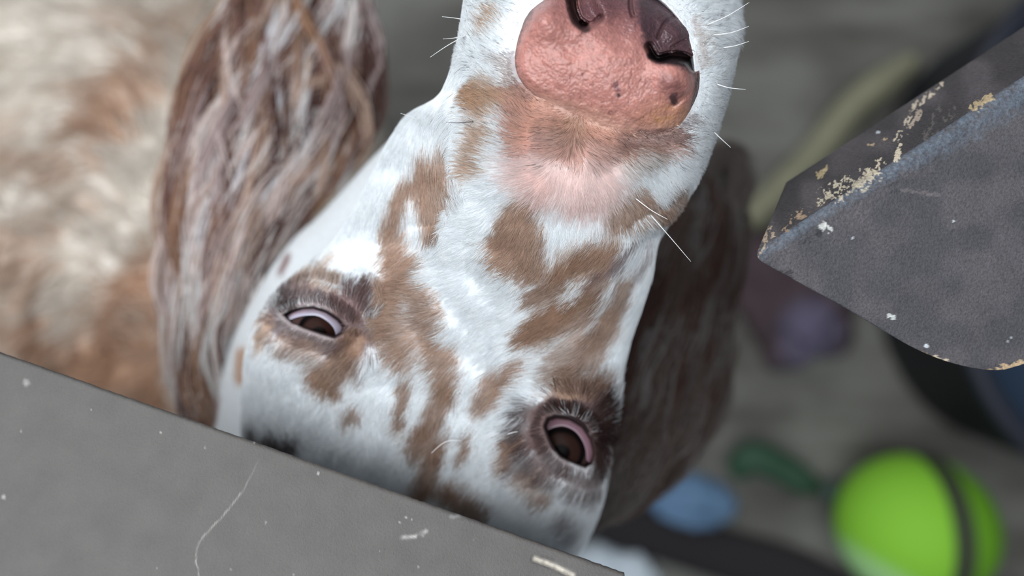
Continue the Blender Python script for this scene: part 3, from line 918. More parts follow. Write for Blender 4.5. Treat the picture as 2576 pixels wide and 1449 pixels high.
def build_nose():
    us = np.arange(1262, 1785, 1.6); vs_ = np.arange(-100, 372, 1.6)
    u, v = np.meshgrid(us, vs_)
    poly = smooth_poly(NOSE, 90, closed=True)
    sd = poly_sd(u, v, poly)
    d = headD(u, v)
    # even out the fur surface below the pad
    E = sstep(sd, -8, 34)
    low = sstep(v - (u - 1280) * 0.22, 150, 290)
    E = E * (1 - low) + sstep(sd, -20, 150) * low
    d = d + 0.0014 * (1 - low) + 0.0003 * low - 0.0044 * E - 0.0012 * sstep(sd, 20, 130)
    lowblend = sstep(v + (u - 1500) * -0.15, 270, 350)
    g = lambda cx, cy, rx, ry=None, rot=0: np.exp(-((((u - cx) * math.cos(rot) + (v - cy) * math.sin(rot)) / rx) ** 2 + ((-(u - cx) * math.sin(rot) + (v - cy) * math.cos(rot)) / (ry or rx)) ** 2))
    # overall roll-off of the pad towards the front (top of the photo)
    d = d + 0.010 * sstep(-v, -95, 110) ** 1.3
    # alar lobes
    d = d - 0.0052 * g(1378, 46, 50, 56) + 0.0010 * g(1430, 118, 60, 26) - 0.0050 * g(1702, 196, 46, 50)
    d = d - 0.0015 * g(1545, 150, 120, 90)
    # left nostril: a comma opening under the wing
    def groove(pts, r, depth, hard=1.0):
        nonlocal d
        x = seg_dist(u, v, smooth_poly(pts, 24))
        d = d + depth * (1 - sstep(x, r * max(0.0, 1 - hard * 0.7), r * 1.35))
    def pocket(poly_, depth, soft_):
        nonlocal d
        x = poly_sd(u, v, smooth_poly(poly_, 50, closed=True))
        d = d + depth * sstep(x, -3, soft_)
    pocket([(1426, -60), (1434, 0), (1438, 40), (1450, 66), (1472, 80), (1500, 76), (1522, 56), (1524, 30), (1508, 0), (1500, -60)], 0.0060, 34)
    groove([(1436, -20), (1442, 20), (1452, 48), (1466, 62)], 13, 0.0095, 1.3)
    groove([(1466, 60), (1492, 60), (1510, 44)], 9, 0.0030, 1.3)
    # right nostril: crescent above the right wing, dark wall behind it
    pocket([(1612, -40), (1612, 60), (1624, 112), (1646, 152), (1690, 156), (1736, 170), (1752, 190), (1756, 130), (1738, 60), (1700, 0), (1660, -40)], 0.0034, 40)
    groove([(1634, 118), (1654, 146), (1692, 140), (1728, 146), (1746, 168)], 12, 0.0100, 1.3)
    d = d - 0.0028 * g(1700, 80, 34, 36) - 0.0016 * g(1650, 40, 26, 30)
    groove([(1655, 95), (1672, 60), (1700, 40)], 6, 0.0012, 1.3)
    groove([(1690, 120), (1722, 100)], 5, 0.0008, 1.3)
    # philtrum crease
    groove([(1588, -60), (1586, 10), (1592, 40)], 6, 0.0030)
    d = d + 0.0012 * g(1560, 60, 26, 60)
    # crease around the wings
    groove([(1690, 268), (1735, 230), (1750, 190)], 8, 0.0006)
    d = d + (vnoise(u / 14, v / 14, 51) - 0.5) * 0.0003 + (vnoise(u / 5.5, v / 5.5, 52) - 0.5) * 0.00018 * sstep(sd, 5, 25)
    V = P(u, v, d)
    # colours
    pink = lin(182, 126, 116); c = np.empty(u.shape + (3,)); c[:] = pink
    n1 = vnoise(u / 26, v / 26, 53); n2 = vnoise(u / 7, v / 7, 54); n3 = vnoise(u / 3.5, v / 3.5, 55)
    def paint(m, rgb):
        nonlocal c
        m = np.clip(m, 0, 1)
        c = c * (1 - m[..., None]) + np.array(rgb) * m[..., None]
    paint(0.35 * n1 * n2 * 2, lin(180, 124, 114))
    paint(sstep(n3 * 0.6 + n2 * 0.4, 0.68, 0.8) * 0.45, lin(128, 74, 70))
    paint(0.7 * (1 - sstep(v + (u - 1500) * -0.2, 0, 150)), lin(140, 92, 90))  # shade of the front roll-off put into the pad colour
    paint(0.85 * (1 - sstep(v + (n1 - .5) * 30, 0, 100)) * sstep(u, 1420, 1490), lin(88, 60, 64))
    paint(0.55 * (1 - sstep(v + (n1 - .5) * 40, 40, 190)) * sstep(u, 1480, 1600), lin(112, 72, 72))
    paint(0.75 * g(1690, 300, 70, 40) * (0.5 + n2), lin(178, 130, 92))
    paint(0.6 * g(1400, 300, 140, 34), lin(186, 138, 116))
    paint(sstep(v - (u - 1280) * 0.22, 170, 250) * (1 - sstep(sd + (n2 - .5) * 16, 6, 60)) * 0.85, lin(180, 138, 122))
    # dark pigment: right nostril wall, rims, flecks; nostril openings painted dark as shade
    reg = poly_sd(u + (n2 - .5) * 14, v + (n1 - .5) * 14, [(1600, -60), (1605, 60), (1622, 110), (1640, 160), (1700, 160), (1752, 195), (1765, 120), (1740, 40), (1690, -20)])
    paint(sstep(reg, -8, 12) * 0.93, lin(74, 54, 60))
    paint(sstep(poly_sd(u, v, [(1520, -80), (1540, -5), (1600, 30), (1650, -80)]), -25, 15) * 0.5, lin(96, 74, 78))
    for pts, r, s, rgb in [([(1549, 212), (1553, 222)], 9, .75, lin(112, 72, 78)), ([(1555, 238)], 6, .9, lin(56, 40, 46)), ([(1465, 189)], 4, .8, lin(90, 56, 60)), ([(1692, 246), (1696, 256)], 10, .95, lin(52, 40, 44)), ([(1690, 238), (1700, 236)], 6, .8, lin(60, 44, 46)),
                            ([(1680, 205), (1700, 230)], 24, .45, lin(92, 58, 62)), ([(1535, 285)], 6, .6, lin(110, 64, 60)), ([(1284, 120), (1284, 165), (1300, 205)], 11, .85, lin(70, 54, 54)), ([(1310, 215), (1350, 248)], 8, .7, lin(88, 62, 62)), ([(1340, 10), (1300, 80)], 7, .6, lin(112, 78, 66)),
                            ([(1745, 270), (1756, 200)], 8, .8, lin(66, 48, 44)), ([(1600, 340), (1700, 330)], 12, .7, lin(78, 58, 58)), ([(1380, 330)], 5, .5, lin(100, 70, 66)), ([(1436, 0), (1450, 50), (1470, 70)], 16, .9, lin(48, 30, 32)), ([(1478, 30), (1500, 36)], 24, .75, lin(92, 60, 64)), ([(1640, 140), (1735, 155)], 14, .95, lin(26, 18, 20))]:
        x = seg_dist(u + (n2 - .5) * 6, v + (n1 - .5) * 6, pts)
        paint((1 - sstep(x, r * 0.5, r * 1.3)) * s, rgb)
    paint((1 - sstep(sd + (n2 - .5) * 10, 3, 20)) * (1 - sstep(v - (u - 1280) * 0.22, 170, 250)) * 0.75, lin(74, 52, 50))
    # crop to the pad (with a margin that dives below the coat)
    keep = sd > -14
    ny, nx = u.shape
    f = grid_faces(ny, nx)
    kf = keep.ravel()[f].all(1)
    f = f[kf]
    used = np.unique(f)
    remap = -np.ones(ny * nx, int); remap[used] = np.arange(len(used))
    vv = V.reshape(-1, 3)[used]; cc = c.reshape(-1, 3)[used]; ff_ = remap[f][:, ::-1]
    o = mesh_obj('nose', vv, ff_, M_nose, parent=dog, col=cc)
    keep_world(o)
    so = o.modifiers.new('thickness', 'SOLIDIFY'); so.thickness = 0.0012; so.offset = -1
    return o


build_nose()

# ------------------------------------------------------------------ eyes
def ray_sphere(u, v, C, R):
    o = np.array([0, 0, H]); r = P(u, v, 1.0) - o
    r = r / np.linalg.norm(r, axis=-1)[..., None]
    oc = o - C
    b = (r * oc).sum(-1); cc = oc @ oc - R * R
    disc = np.maximum(b * b - cc, 0)
    return o + r * (-b - np.sqrt(disc))[..., None]


def eye_material():
    m, N, L, B = mat_new('eye brown wet')
    at = N.new('ShaderNodeAttribute'); at.attribute_name = 'tint'
    L.new(at.outputs['Color'], B.inputs['Base Color'])
    B.inputs['Roughness'].default_value = 0.28
    B.inputs['Specular IOR Level'].default_value = 0.03
    return m


M_eye = eye_material()
M_haw = mat_plain('third eyelid', (1, 1, 1), rough=0.25, tint=True, spec=0.6, sss=0.1)
M_lid = mat_plain('eyelid rim', tuple(lin(40, 27, 27)), rough=0.45, noise=0.3, nscale=900)


def build_eye(poly, cu, cv, sink, outer, inner, gaze, haw_in, haw_out, iris_rgb, rim, R=0.0108):
    top = headD(np.array([x for x, _ in poly]) , np.array([y for _, y in poly]))
    ring_d = np.nanmean(headD(cu + 60 * np.cos(np.linspace(0, 6.28, 16)), cv + 60 * np.sin(np.linspace(0, 6.28, 16))))
    C = P(cu, cv, ring_d + sink + R)
    nu, nv = 96, 64
    th = np.linspace(0, 2 * np.pi, nu, endpoint=False); ph = np.linspace(0, np.pi, nv)
    dirs = np.stack([np.sin(ph)[:, None] * np.cos(th)[None], np.sin(ph)[:, None] * np.sin(th)[None], np.cos(ph)[:, None] * np.ones_like(th)[None]], -1)
    V = C + R * dirs
    G = ray_sphere(np.array(gaze[0], float), np.array(gaze[1], float), C, R) - C
    G = G / np.linalg.norm(G)
    ang = np.degrees(np.arccos(np.clip(dirs @ G, -1, 1)))
    c = np.empty(V.shape); c[:] = lin(62, 46, 44)
    iris = lin(*iris_rgb)
    m = (1 - sstep(ang, 40, 44))[..., None]; c = c * (1 - m) + lin(9, 7, 8) * m
    m = (1 - sstep(ang, 28, 35))[..., None]; c = c * (1 - m) + iris * m
    m = (1 - sstep(ang, 12, 16))[..., None]; c = c * (1 - m) + lin(8, 5, 5) * m
    e = mesh_obj('eye', V.reshape(-1, 3), grid_faces(nv, nu, wrap_c=True), M_eye, parent=dog, col=c)
    keep_world(e)
    # third eyelid: crescent lying on the eyeball
    o_ = smooth_poly(outer, 60); i_ = smooth_poly(inner, 60)
    k = np.linspace(0, 1, 14)[:, None, None]
    g = o_[None] * (1 - k) + i_[None] * k
    Rr = R * (1.035 + 0.02 * np.sin(np.linspace(0, np.pi, 14)))
    Vh = np.stack([ray_sphere(g[r, :, 0], g[r, :, 1], C, Rr[r]) for r in range(14)])
    cc = np.empty(Vh.shape)
    kk = np.linspace(0, 1, 14)[:, None, None]
    along = np.linspace(0, 1, 60)[None, :, None]
    cc[:] = lin(*haw_out) * (1 - kk) + lin(*haw_in) * kk
    hz = mesh_obj('third_eyelid', Vh.reshape(-1, 3), grid_faces(14, 60, flip=True), M_haw, parent=e, col=cc)
    hz['label'] = 'pale crescent of the third eyelid'
    so = hz.modifiers.new('t', 'SOLIDIFY'); so.thickness = 0.0004; so.offset = -1
    # lid rim
    loop = smooth_poly(poly, 90, closed=True)
    cen = loop.mean(0)
    lo = cen + (loop - cen) * 1.05
    dl = headD(cen[0] + (loop[:, 0] - cen[0]) * 1.22, cen[1] + (loop[:, 1] - cen[1]) * 1.32)
    ker = np.ones(9) / 9
    dl = np.convolve(np.concatenate([dl[-4:], dl, dl[:4]]), ker, 'valid')
    path = P(lo[:, 0], lo[:, 1], dl + 0.0009)
    path = np.concatenate([path, path[:2]])
    tv_, tf_ = tube(path, rim, 8)
    l = mesh_obj('eyelid', tv_, tf_, M_lid, parent=dog)
    keep_world(l)
    return C


build_eye(EYE_L, 808, 820, 0.0010,
          [(712, 800), (740, 785), (775, 775), (812, 778), (845, 796), (872, 820), (870, 842)],
          [(722, 808), (745, 799), (770, 794), (798, 795), (823, 808), (840, 826), (846, 846)],
          (802, 842), (172, 168, 184), (150, 122, 130), (44, 26, 22), 0.00050, R=0.0094)
build_eye(EYE_R, 1412, 1108, -0.0008,
          [(1364, 1060), (1390, 1038), (1434, 1040), (1472, 1062), (1494, 1100), (1500, 1140), (1488, 1168)],
          [(1378, 1082), (1396, 1074), (1420, 1072), (1446, 1084), (1464, 1106), (1474, 1132), (1476, 1158)],
          (1412, 1140), (126, 100, 110), (136, 96, 104), (38, 24, 20), 0.0007)


# ------------------------------------------------------------------ fur strands
def hair_obj(name, pos, rad, col, mat, parent, label=None, kind='stuff'):
    """pos (N,K,3), rad (N,K), col (N,3)"""
    N_, K = pos.shape[:2]
    hc = bpy.data.hair_curves.new(name)
    hc.add_curves([K] * N_)
    hc.attributes['position'].data.foreach_set('vector', pos.astype(np.float32).ravel())
    ra = hc.attributes.get('radius') or hc.attributes.new('radius', 'FLOAT', 'POINT')
    ra.data.foreach_set('value', rad.astype(np.float32).ravel())
    ca = hc.attributes.new('tint', 'FLOAT_COLOR', 'CURVE')
    c = np.ones((N_, 4), np.float32); c[:, :3] = col
    ca.data.foreach_set('color', c.ravel())
    hc.materials.append(mat)
    o = bpy.data.objects.new(name, hc); COL.objects.link(o)
    o.parent = parent
    if parent is dog:
        keep_world(o)
    if kind:
        o['kind'] = kind
    if label:
        o['label'] = label
    return o


FLOW = np.array([
    # u, v, direction of growth in the photo (x right, y down), weight radius
    (1180, 60, -.6, -.5), (1240, 160, -.85, -.5), (1160, 200, -.6, .4), (1260, 60, -.8, -.6), (1225, 255, -.85, -.45), (1240, 330, -.9, -.35), (1210, 400, -.95, -.3), (1130, 330, -.5, .7),
    (1300, 290, -.7, -.7), (1330, 380, -.95, -.1), (1320, 450, -.9, .35), (1400, 480, -.35, .9), (1440, 440, .0, 1), (1500, 470, .45, .9), (1560, 430, .75, .65), (1650, 380, .95, .25), (1500, 370, .7, .3), (1380, 340, -.6, .1),
    (1600, 480, .65, .75), (1700, 430, .8, .55), (1790, 300, 1, .15), (1800, 120, 1, -.2), (1780, 20, .8, -.5), (1690, 510, .75, .6), (1640, 540, .7, .7), (1560, 540, .3, .9),
    (1440, 540, -.2, 1), (1300, 560, -.45, .85), (1250, 640, -.7, .5), (1370, 620, -.15, 1), (1480, 640, -.65, .7), (1550, 640, -.6, .75), (1390, 740, -.75, .6), (1500, 760, -.6, .7), (1580, 760, -.6, .75), (1340, 840, -.8, .5), (1450, 860, -.75, .55), (1530, 860, -.6, .7),
    (1160, 560, -.9, .2), (1100, 480, .45, .85), (1050, 540, .3, .9), (1000, 480, -.3, .9), (960, 560, -.25, .95), (1090, 400, .3, .9), (1020, 620, -.8, .4), (1000, 700, -.95, .15), (1040, 780, -.95, .05), (980, 840, -.9, .15), (1100, 720, -.85, .35),
    (1200, 720, -.75, .6), (1200, 850, -.6, .8), (1100, 860, -.75, .55), (1250, 960, -.5, .85), (1140, 960, -.45, .85), (1050, 960, -.5, .85), (960, 920, -.6, .7), (1040, 1060, -.3, .95), (1120, 1120, -.4, .9), (960, 1060, -.3, .95), (1220, 1120, -.45, .85), (1060, 1220, -.35, .9), (1180, 1280, -.3, .9),
    (880, 620, -.25, .95), (840, 680, -.1, .98), (760, 720, -.2, -.9), (820, 730, .0, -.95), (880, 730, .25, -.8), (700, 760, -.5, -.7), (920, 780, .4, -.5), (700, 830, -.8, .35), (760, 860, -.85, .45), (820, 880, -.75, .6), (880, 900, -.5, .8), (940, 870, .2, .8), (650, 850, -.6, .6),
    (680, 950, -.5, .8), (780, 1000, -.4, .85), (880, 1000, -.4, .9), (700, 1080, -.4, .9), (620, 950, -.3, .9),
    (1340, 1000, -.6, -.2), (1420, 1000, -.2, -.9), (1500, 1010, .5, -.7), (1540, 1060, .6, .2), (1310, 1080, -.85, .3), (1330, 1180, -.7, .65), (1420, 1210, -.3, .85), (1500, 1190, .3, .8), (1400, 1280, -.3, .9), (1480, 1300, -.2, .9), (1380, 940, -.8, .2), (1260, 1240, -.4, .9)])


def flow(u, v):
    """normalised growth direction at (u, v)"""
    out = np.zeros((len(u), 2)); wt = np.zeros(len(u))
    for (x, y, fx, fy) in FLOW:
        w = 1.0 / (((u - x) ** 2 + (v - y) ** 2) / 900.0 + 1.0) ** 2
        out[:, 0] += w * fx; out[:, 1] += w * fy; wt += w
    out /= wt[:, None]
    return out / (np.linalg.norm(out, axis=1)[:, None] + 1e-9)


def sample_grid(G, ti, si):
    y = np.clip(ti, 0, NR - 1.001); x = np.clip(si, 0, NC - 1.001)
    yi = y.astype(int); xi = x.astype(int); fy = (y - yi)[:, None]; fx = (x - xi)[:, None]
    return (G[yi, xi] * (1 - fx) + G[yi, xi + 1] * fx) * (1 - fy) + (G[yi + 1, xi] * (1 - fx) + G[yi + 1, xi + 1] * fx) * fy


def head_fur(n):
    r = np.random.default_rng(101)
    s = r.uniform(-0.999, 0.999, n)
    k = r.random(n) < 0.2
    ph = np.arcsin(s)
    ph[k] = r.uniform(-np.pi / 2, np.pi / 2, k.sum())
    si = (ph + np.pi / 2) / np.pi * (NC - 1)
    ti = r.uniform(6, NR - 30, n)
    UV = np.stack([U0, V0], -1)
    pos = sample_grid(HP, ti, si); nrm = sample_grid(HN, ti, si); uv = sample_grid(UV, ti, si)
    nrm /= np.linalg.norm(nrm, axis=1)[:, None]
    u, v = uv[:, 0], uv[:, 1]
    ok = np.ones(n, bool)
    sdn = poly_sd(u, v, smooth_poly(NOSE, 60, closed=True))
    lowf = sstep(v - (u - 1280) * 0.22, 170, 260)
    ok &= sdn < 2 + 26 * lowf * r.random(n) ** 1.5
    # thin, very short hair on the skin just behind the pad
    for poly in (EYE_L, EYE_R):
        ok &= poly_sd(u, v, poly) < -5
    ok &= (v > -60) & (v < 1500)
    ok &= (v - (885 + 0.3535 * u)) < 60          # the rest lies unseen beneath the board
    pos, nrm, u, v, sdn = pos[ok], nrm[ok], u[ok], v[ok], sdn[ok]
    inpad = sdn > 2
    pos[inpad] = P(u[inpad], v[inpad], headD(u[inpad], v[inpad]) + 0.0001 - 0.000012 * sdn[inpad]); nrm[inpad] = (0, 0, 1)
    n = len(u)
    fl = flow(u, v)
    # clumping: a shared wobble over small neighbourhoods, and a personal one
    ang = (vnoise(u / 9, v / 9, 61) - 0.5) * 0.55 + (vnoise(u / 40, v / 40, 62) - 0.5) * 0.35 + r.normal(0, 0.10, n)
    ca, sa = np.cos(ang), np.sin(ang)
    fx = fl[:, 0] * ca - fl[:, 1] * sa; fy = fl[:, 0] * sa + fl[:, 1] * ca
    t3 = np.stack([fx, -fy, np.zeros(n)], 1)
    t3 = t3 - nrm * (t3 * nrm).sum(1)[:, None]
    t3 /= np.linalg.norm(t3, axis=1)[:, None] + 1e-9
    near_pad = sstep(-sdn, 0, 60)
    ln = r.uniform(0.0030, 0.0052, n) * (0.30 + 0.70 * near_pad)
    mz = sstep(v, 700, 1000)
    ln *= 1 + 0.25 * mz
    for poly in (EYE_L, EYE_R):
        sd = poly_sd(u, v, poly)
        ln *= 1 - 0.5 * sstep(sd, -45, -10)
    lift = 0.11 + 0.10 * r.random(n)
    K = 4
    tt = np.linspace(0, 1, K)
    a = tt[None, :, None] * ln[:, None, None]
    h = (lift[:, None] * ln[:, None] * (tt - 0.62 * tt ** 2)[None])[..., None]
    hp = pos[:, None] + t3[:, None] * a + nrm[:, None] * (h * 0.75) - nrm[:, None] * 0.00004
    rad = np.array([1, .95, .75, .15])[None] * (0.000062 * r.uniform(.7, 1.25, n))[:, None]
    al = r.normal(0, 11, n)
    cj = coat(u + fx * al + r.normal(0, 4, n), v + fy * al + r.normal(0, 4, n))
    br = r.normal(1.0, 0.05, n) * (0.93 + 0.14 * vnoise(u / 8, v / 8, 65))
    cj = np.clip(cj * br[:, None], 0, 0.92)
    # darker guard hairs inside the tan fields
    dk2 = (r.random(n) < 0.035) & (sdn > -150) & (v < 420)
    cj[dk2] *= 0.35
    dk = (r.random(n) < 0.13) & (cj[:, 2] < 0.5)
    cj[dk] *= 0.62
    hair_obj('fur', hp, rad, cj, M_fur, dog)


head_fur(240000)


def lock_hair(name, guides, colors, per, spread, radius, parent, K=14, seed=1, wave=0.004, label=None, mat=None):
    """guides: list of (K0,3) paths; each becomes a lock of `per` wavy strands"""
    r = np.random.default_rng(seed)
    P_, R_, C_ = [], [], []
    for gi, g in enumerate(guides):
        path = smooth_poly(g, K)
        tan = np.gradient(path, axis=0); tan /= np.linalg.norm(tan, axis=1)[:, None] + 1e-9
        x = np.cross(tan, [0, 0, 1.0]); x /= np.linalg.norm(x, axis=1)[:, None] + 1e-9
        y = np.cross(x, tan)
        t = np.linspace(0, 1, K)
        sp = spread * (0.55 + 0.8 * np.sin(np.pi * np.clip(t * 0.9 + 0.05, 0, 1))) * (1 - 0.45 * t)
        ox = r.normal(0, 1, per); oy = r.normal(0, 1, per)
        phs = r.uniform(0, 6.28); fr = r.uniform(0.5, 1.2)
        wob = wave * np.sin(phs + t * fr * 6.28) * t ** 0.5
        for k in range(per):
            own = 0.10 * wave * np.sin(r.uniform(0, 6.28) + t * r.uniform(1.5, 3.5) * 6.28)
            pp = path + x * (ox[k] * sp + wob + own)[:, None] + y * (oy[k] * sp + own)[:, None]
            P_.append(pp)
        R_.append(np.broadcast_to(radius * (1 - 0.75 * t ** 3), (per, K)))
        cc = np.array(colors[gi])[None] * r.normal(1, 0.07, per)[:, None]
        C_.append(np.clip(cc, 0.005, 0.85))
    return hair_obj(name, np.array(P_), np.concatenate(R_), np.concatenate(C_), mat or M_fur, parent, label=label)


# ---- ears: a leather flap with long wavy feathering
def flap(name, left, right, dL, dR, thick, colr, parent):
    """closed flap between two pixel outlines with depth along each"""
    n, m = 60, 24
    L_ = smooth_poly(left, n); R2 = smooth_poly(right, n)
    dl = np.interp(np.linspace(0, 1, n), np.linspace(0, 1, len(dL)), dL); dr = np.interp(np.linspace(0, 1, n), np.linspace(0, 1, len(dR)), dR)
    s = np.linspace(0, 1, m)
    A = P(L_[:, 0], L_[:, 1], dl); Bq = P(R2[:, 0], R2[:, 1], dr)
    top = A[:, None] * (1 - s)[None, :, None] + Bq[:, None] * s[None, :, None]
    bul = np.sin(np.pi * s)[None, :] * np.sin(np.pi * np.linspace(0.02, 0.98, n))[:, None]
    top[..., 2] += bul * 0.010
    bot = top.copy(); bot[..., 2] -= thick * (0.15 + bul)
    ring_ = np.concatenate([top, bot[:, ::-1]], 1)
    v = ring_.reshape(-1, 3)
    w = 2 * m
    quadsf = [tuple(q) for q in grid_faces(n, w, wrap_c=True)]
    quadsf.append(tuple(range(w)))
    quadsf.append(tuple((n - 1) * w + j for j in reversed(range(w))))
    uu, vv = px(v)
    nz = vnoise(uu / 40, vv / 16, 71)[:, None]
    c = np.array(colr[0]) * (1 - nz) + np.array(colr[1]) * nz
    o = mesh_obj(name, v, quadsf, M_torso, parent=parent, col=c)
    keep_world(o)
    return o, top


earL, topL = flap('ear', [(600, -120), (570, 60), (520, 220), (470, 420), (455, 640), (470, 850), (500, 1030), (560, 1120)],
                  [(900, -150), (930, 40), (935, 220), (880, 390), (770, 520), (680, 680), (600, 850), (640, 1100)],
                  [.330, .325, .320, .316, .312, .308, .305, .305], [.345, .342, .336, .328, .322, .318, .315, .315], .012, (lin(168, 138, 122), lin(120, 92, 82)), dog)
r_ = np.random.default_rng(17)
guides, cols_ = [], []
pal = [lin(238, 228, 224), lin(226, 210, 204), lin(204, 178, 162), lin(180, 144, 120), lin(146, 114, 104), lin(96, 70, 64), lin(240, 238, 244), lin(196, 178, 176)]
for k in range(210):
    a0 = r_.uniform(-0.02, 0.62); ln_ = r_.uniform(0.30, 0.55)
    s0 = r_.uniform(0.0, 1.0); s1 = np.clip(s0 + r_.normal(0, 0.20), -0.06, 1.02)
    pts = []
    for q in np.linspace(0, 1, 5):
        a_ = np.clip(a0 + ln_ * q, 0, 0.995); s_ = s0 + (s1 - s0) * q + 0.07 * math.sin(q * 5 + k)
        y = a_ * 59; i0 = int(min(y, 58)); x = np.clip(s_, 0, 1) * 23; j0 = int(min(x, 22))
        base_p = topL[i0, j0] * (1 - (y - i0)) + topL[min(i0 + 1, 59), j0] * (y - i0)
        nxt = topL[i0, min(j0 + 1, 23)]
        base_p = base_p + (nxt - topL[i0, j0]) * (x - j0)
        ex = (s_ - np.clip(s_, 0, 1)) * 0.04
        pts.append(base_p + np.array([ex, 0, 0.006 + 0.006 * r_.random() * math.sin(math.pi * q)]))
    guides.append(np.array(pts))
    topness = 1 - min(1, max(0, (a0 + .1) / .5))
    w = np.array([1.3, 1.4, 1.4 + topness, 1.2 + 1.4 * topness, .9 + 2.4 * topness, .5 + 2.4 * topness, .9, 1.3]); w /= w.sum()
    cols_.append(pal[r_.choice(8, p=w)])
lock_hair('ear_fringe', guides, cols_, 24, 0.0016, 0.00026, earL, K=14, seed=3, wave=0.0050)

# a few loose wisps curling off the outer side of the ear
wg, wc = [], []
for pts, c_ in [([(540, 250, .355), (505, 230, .352), (495, 190, .35), (530, 160, .35), (575, 170, .352)], 4), ([(560, 300, .355), (510, 290, .352), (480, 240, .35), (490, 180, .348)], 2), ([(470, 480, .352), (440, 600, .35), (436, 760, .345), (470, 900, .34), (500, 960, .34)], 6),
                ([(480, 560, .352), (500, 640, .346), (530, 720, .342), (500, 820, .34), (510, 900, .338)], 3), ([(450, 620, .352), (432, 720, .35), (440, 820, .345), (455, 900, .34)], 1), ([(610, 560, .345), (640, 680, .34), (640, 780, .335), (600, 860, .333)], 0), ([(740, 540, .345), (690, 600, .342), (640, 700, .338), (610, 760, .336)], 5),
                ([(640, 0, .365), (680, 110, .36), (700, 200, .356), (760, 240, .356), (800, 180, .36)], 0), ([(700, 0, .366), (690, 80, .36), (720, 150, .356), (740, 190, .356)], 6), ([(930, 0, .37), (945, 120, .37), (940, 240, .37)], 5), ([(940, 60, .372), (950, 160, .372), (930, 260, .37)], 5),
                ([(900, 180, .36), (800, 210, .352), (690, 240, .350), (600, 330, .350), (560, 450, .35)], 2), ([(880, 230, .36), (780, 240, .352), (680, 290, .350), (620, 380, .350), (590, 500, .35)], 3), ([(600, 430, .349), (585, 520, .347), (600, 600, .345)], 5), ([(650, 400, .349), (640, 500, .347), (650, 590, .345)], 3), ([(860, 300, .362), (800, 420, .352), (740, 480, .348)], 0)]:
    for rep in range(3):
        jit_ = r_.normal(0, 6, 2)
        wg.append(np.array([P(x + jit_[0], y + jit_[1], d - .036) for x, y, d in pts])); wc.append(pal[c_])
lock_hair('ear_wisp', wg, wc, 20, 0.0012, 0.00020, earL, K=18, seed=4, wave=0.0010)

earR, topR = flap('ear', [(1650, 420), (1600, 520), (1560, 700), (1460, 900), (1400, 1100), (1360, 1250), (1350, 1330)],
                  [(1800, 400), (1862, 500), (1845, 680), (1832, 860), (1800, 1020), (1715, 1200), (1560, 1318)],
                  [.350, .332, .310, .290, .276, .270, .272], [.372, .372, .365, .358, .350, .340, .325], .012, (lin(120, 112, 108), lin(96, 84, 78)), dog)
guides, cols_ = [], []
palR = [lin(128, 122, 118), lin(112, 104, 100), lin(100, 86, 80), lin(88, 68, 62), lin(132, 127, 124), lin(102, 95, 92)]
for k in range(190):
    a0 = r_.uniform(0.0, 0.70); ln_ = r_.uniform(0.18, 0.36)
    s0 = r_.uniform(0.35, 1.0); s1 = s0 + r_.uniform(-0.40, 0.12) * (0.4 + a0)
    pts = []
    for q in np.linspace(0, 1, 5):
        a_ = np.clip(a0 + ln_ * q, 0, 0.99); s_ = np.clip(s0 + (s1 - s0) * q + 0.05 * math.sin(q * 4 + k), 0, 1)
        y = a_ * 59; i0 = int(min(y, 58)); x = s_ * 23; j0 = int(min(x, 22))
        bp_ = topR[i0, j0] * (1 - (y - i0)) + topR[i0 + 1, j0] * (y - i0) + (topR[i0, j0 + 1] - topR[i0, j0]) * (x - j0)
        pts.append(bp_ + np.array([0, 0, 0.003 + 0.003 * r_.random()]))
    guides.append(np.array(pts)); band = int(vnoise(a0 * 9, 3.3, 77) * 6)
    cols_.append(palR[(band + int(r_.integers(0, 2))) % 6])
for rep in range(8):
    jj = r_.normal(0, 5, 2)
    guides.append(np.array([P(x + jj[0], y + jj[1], .352) for x, y in [(1770, 470), (1790, 400), (1840, 390), (1862, 450), (1850, 520), (1800, 560)]])); cols_.append(palR[1])
lock_hair('ear_fringe', guides, cols_, 26, 0.0018, 0.00022, earR, K=14, seed=6, wave=0.003)


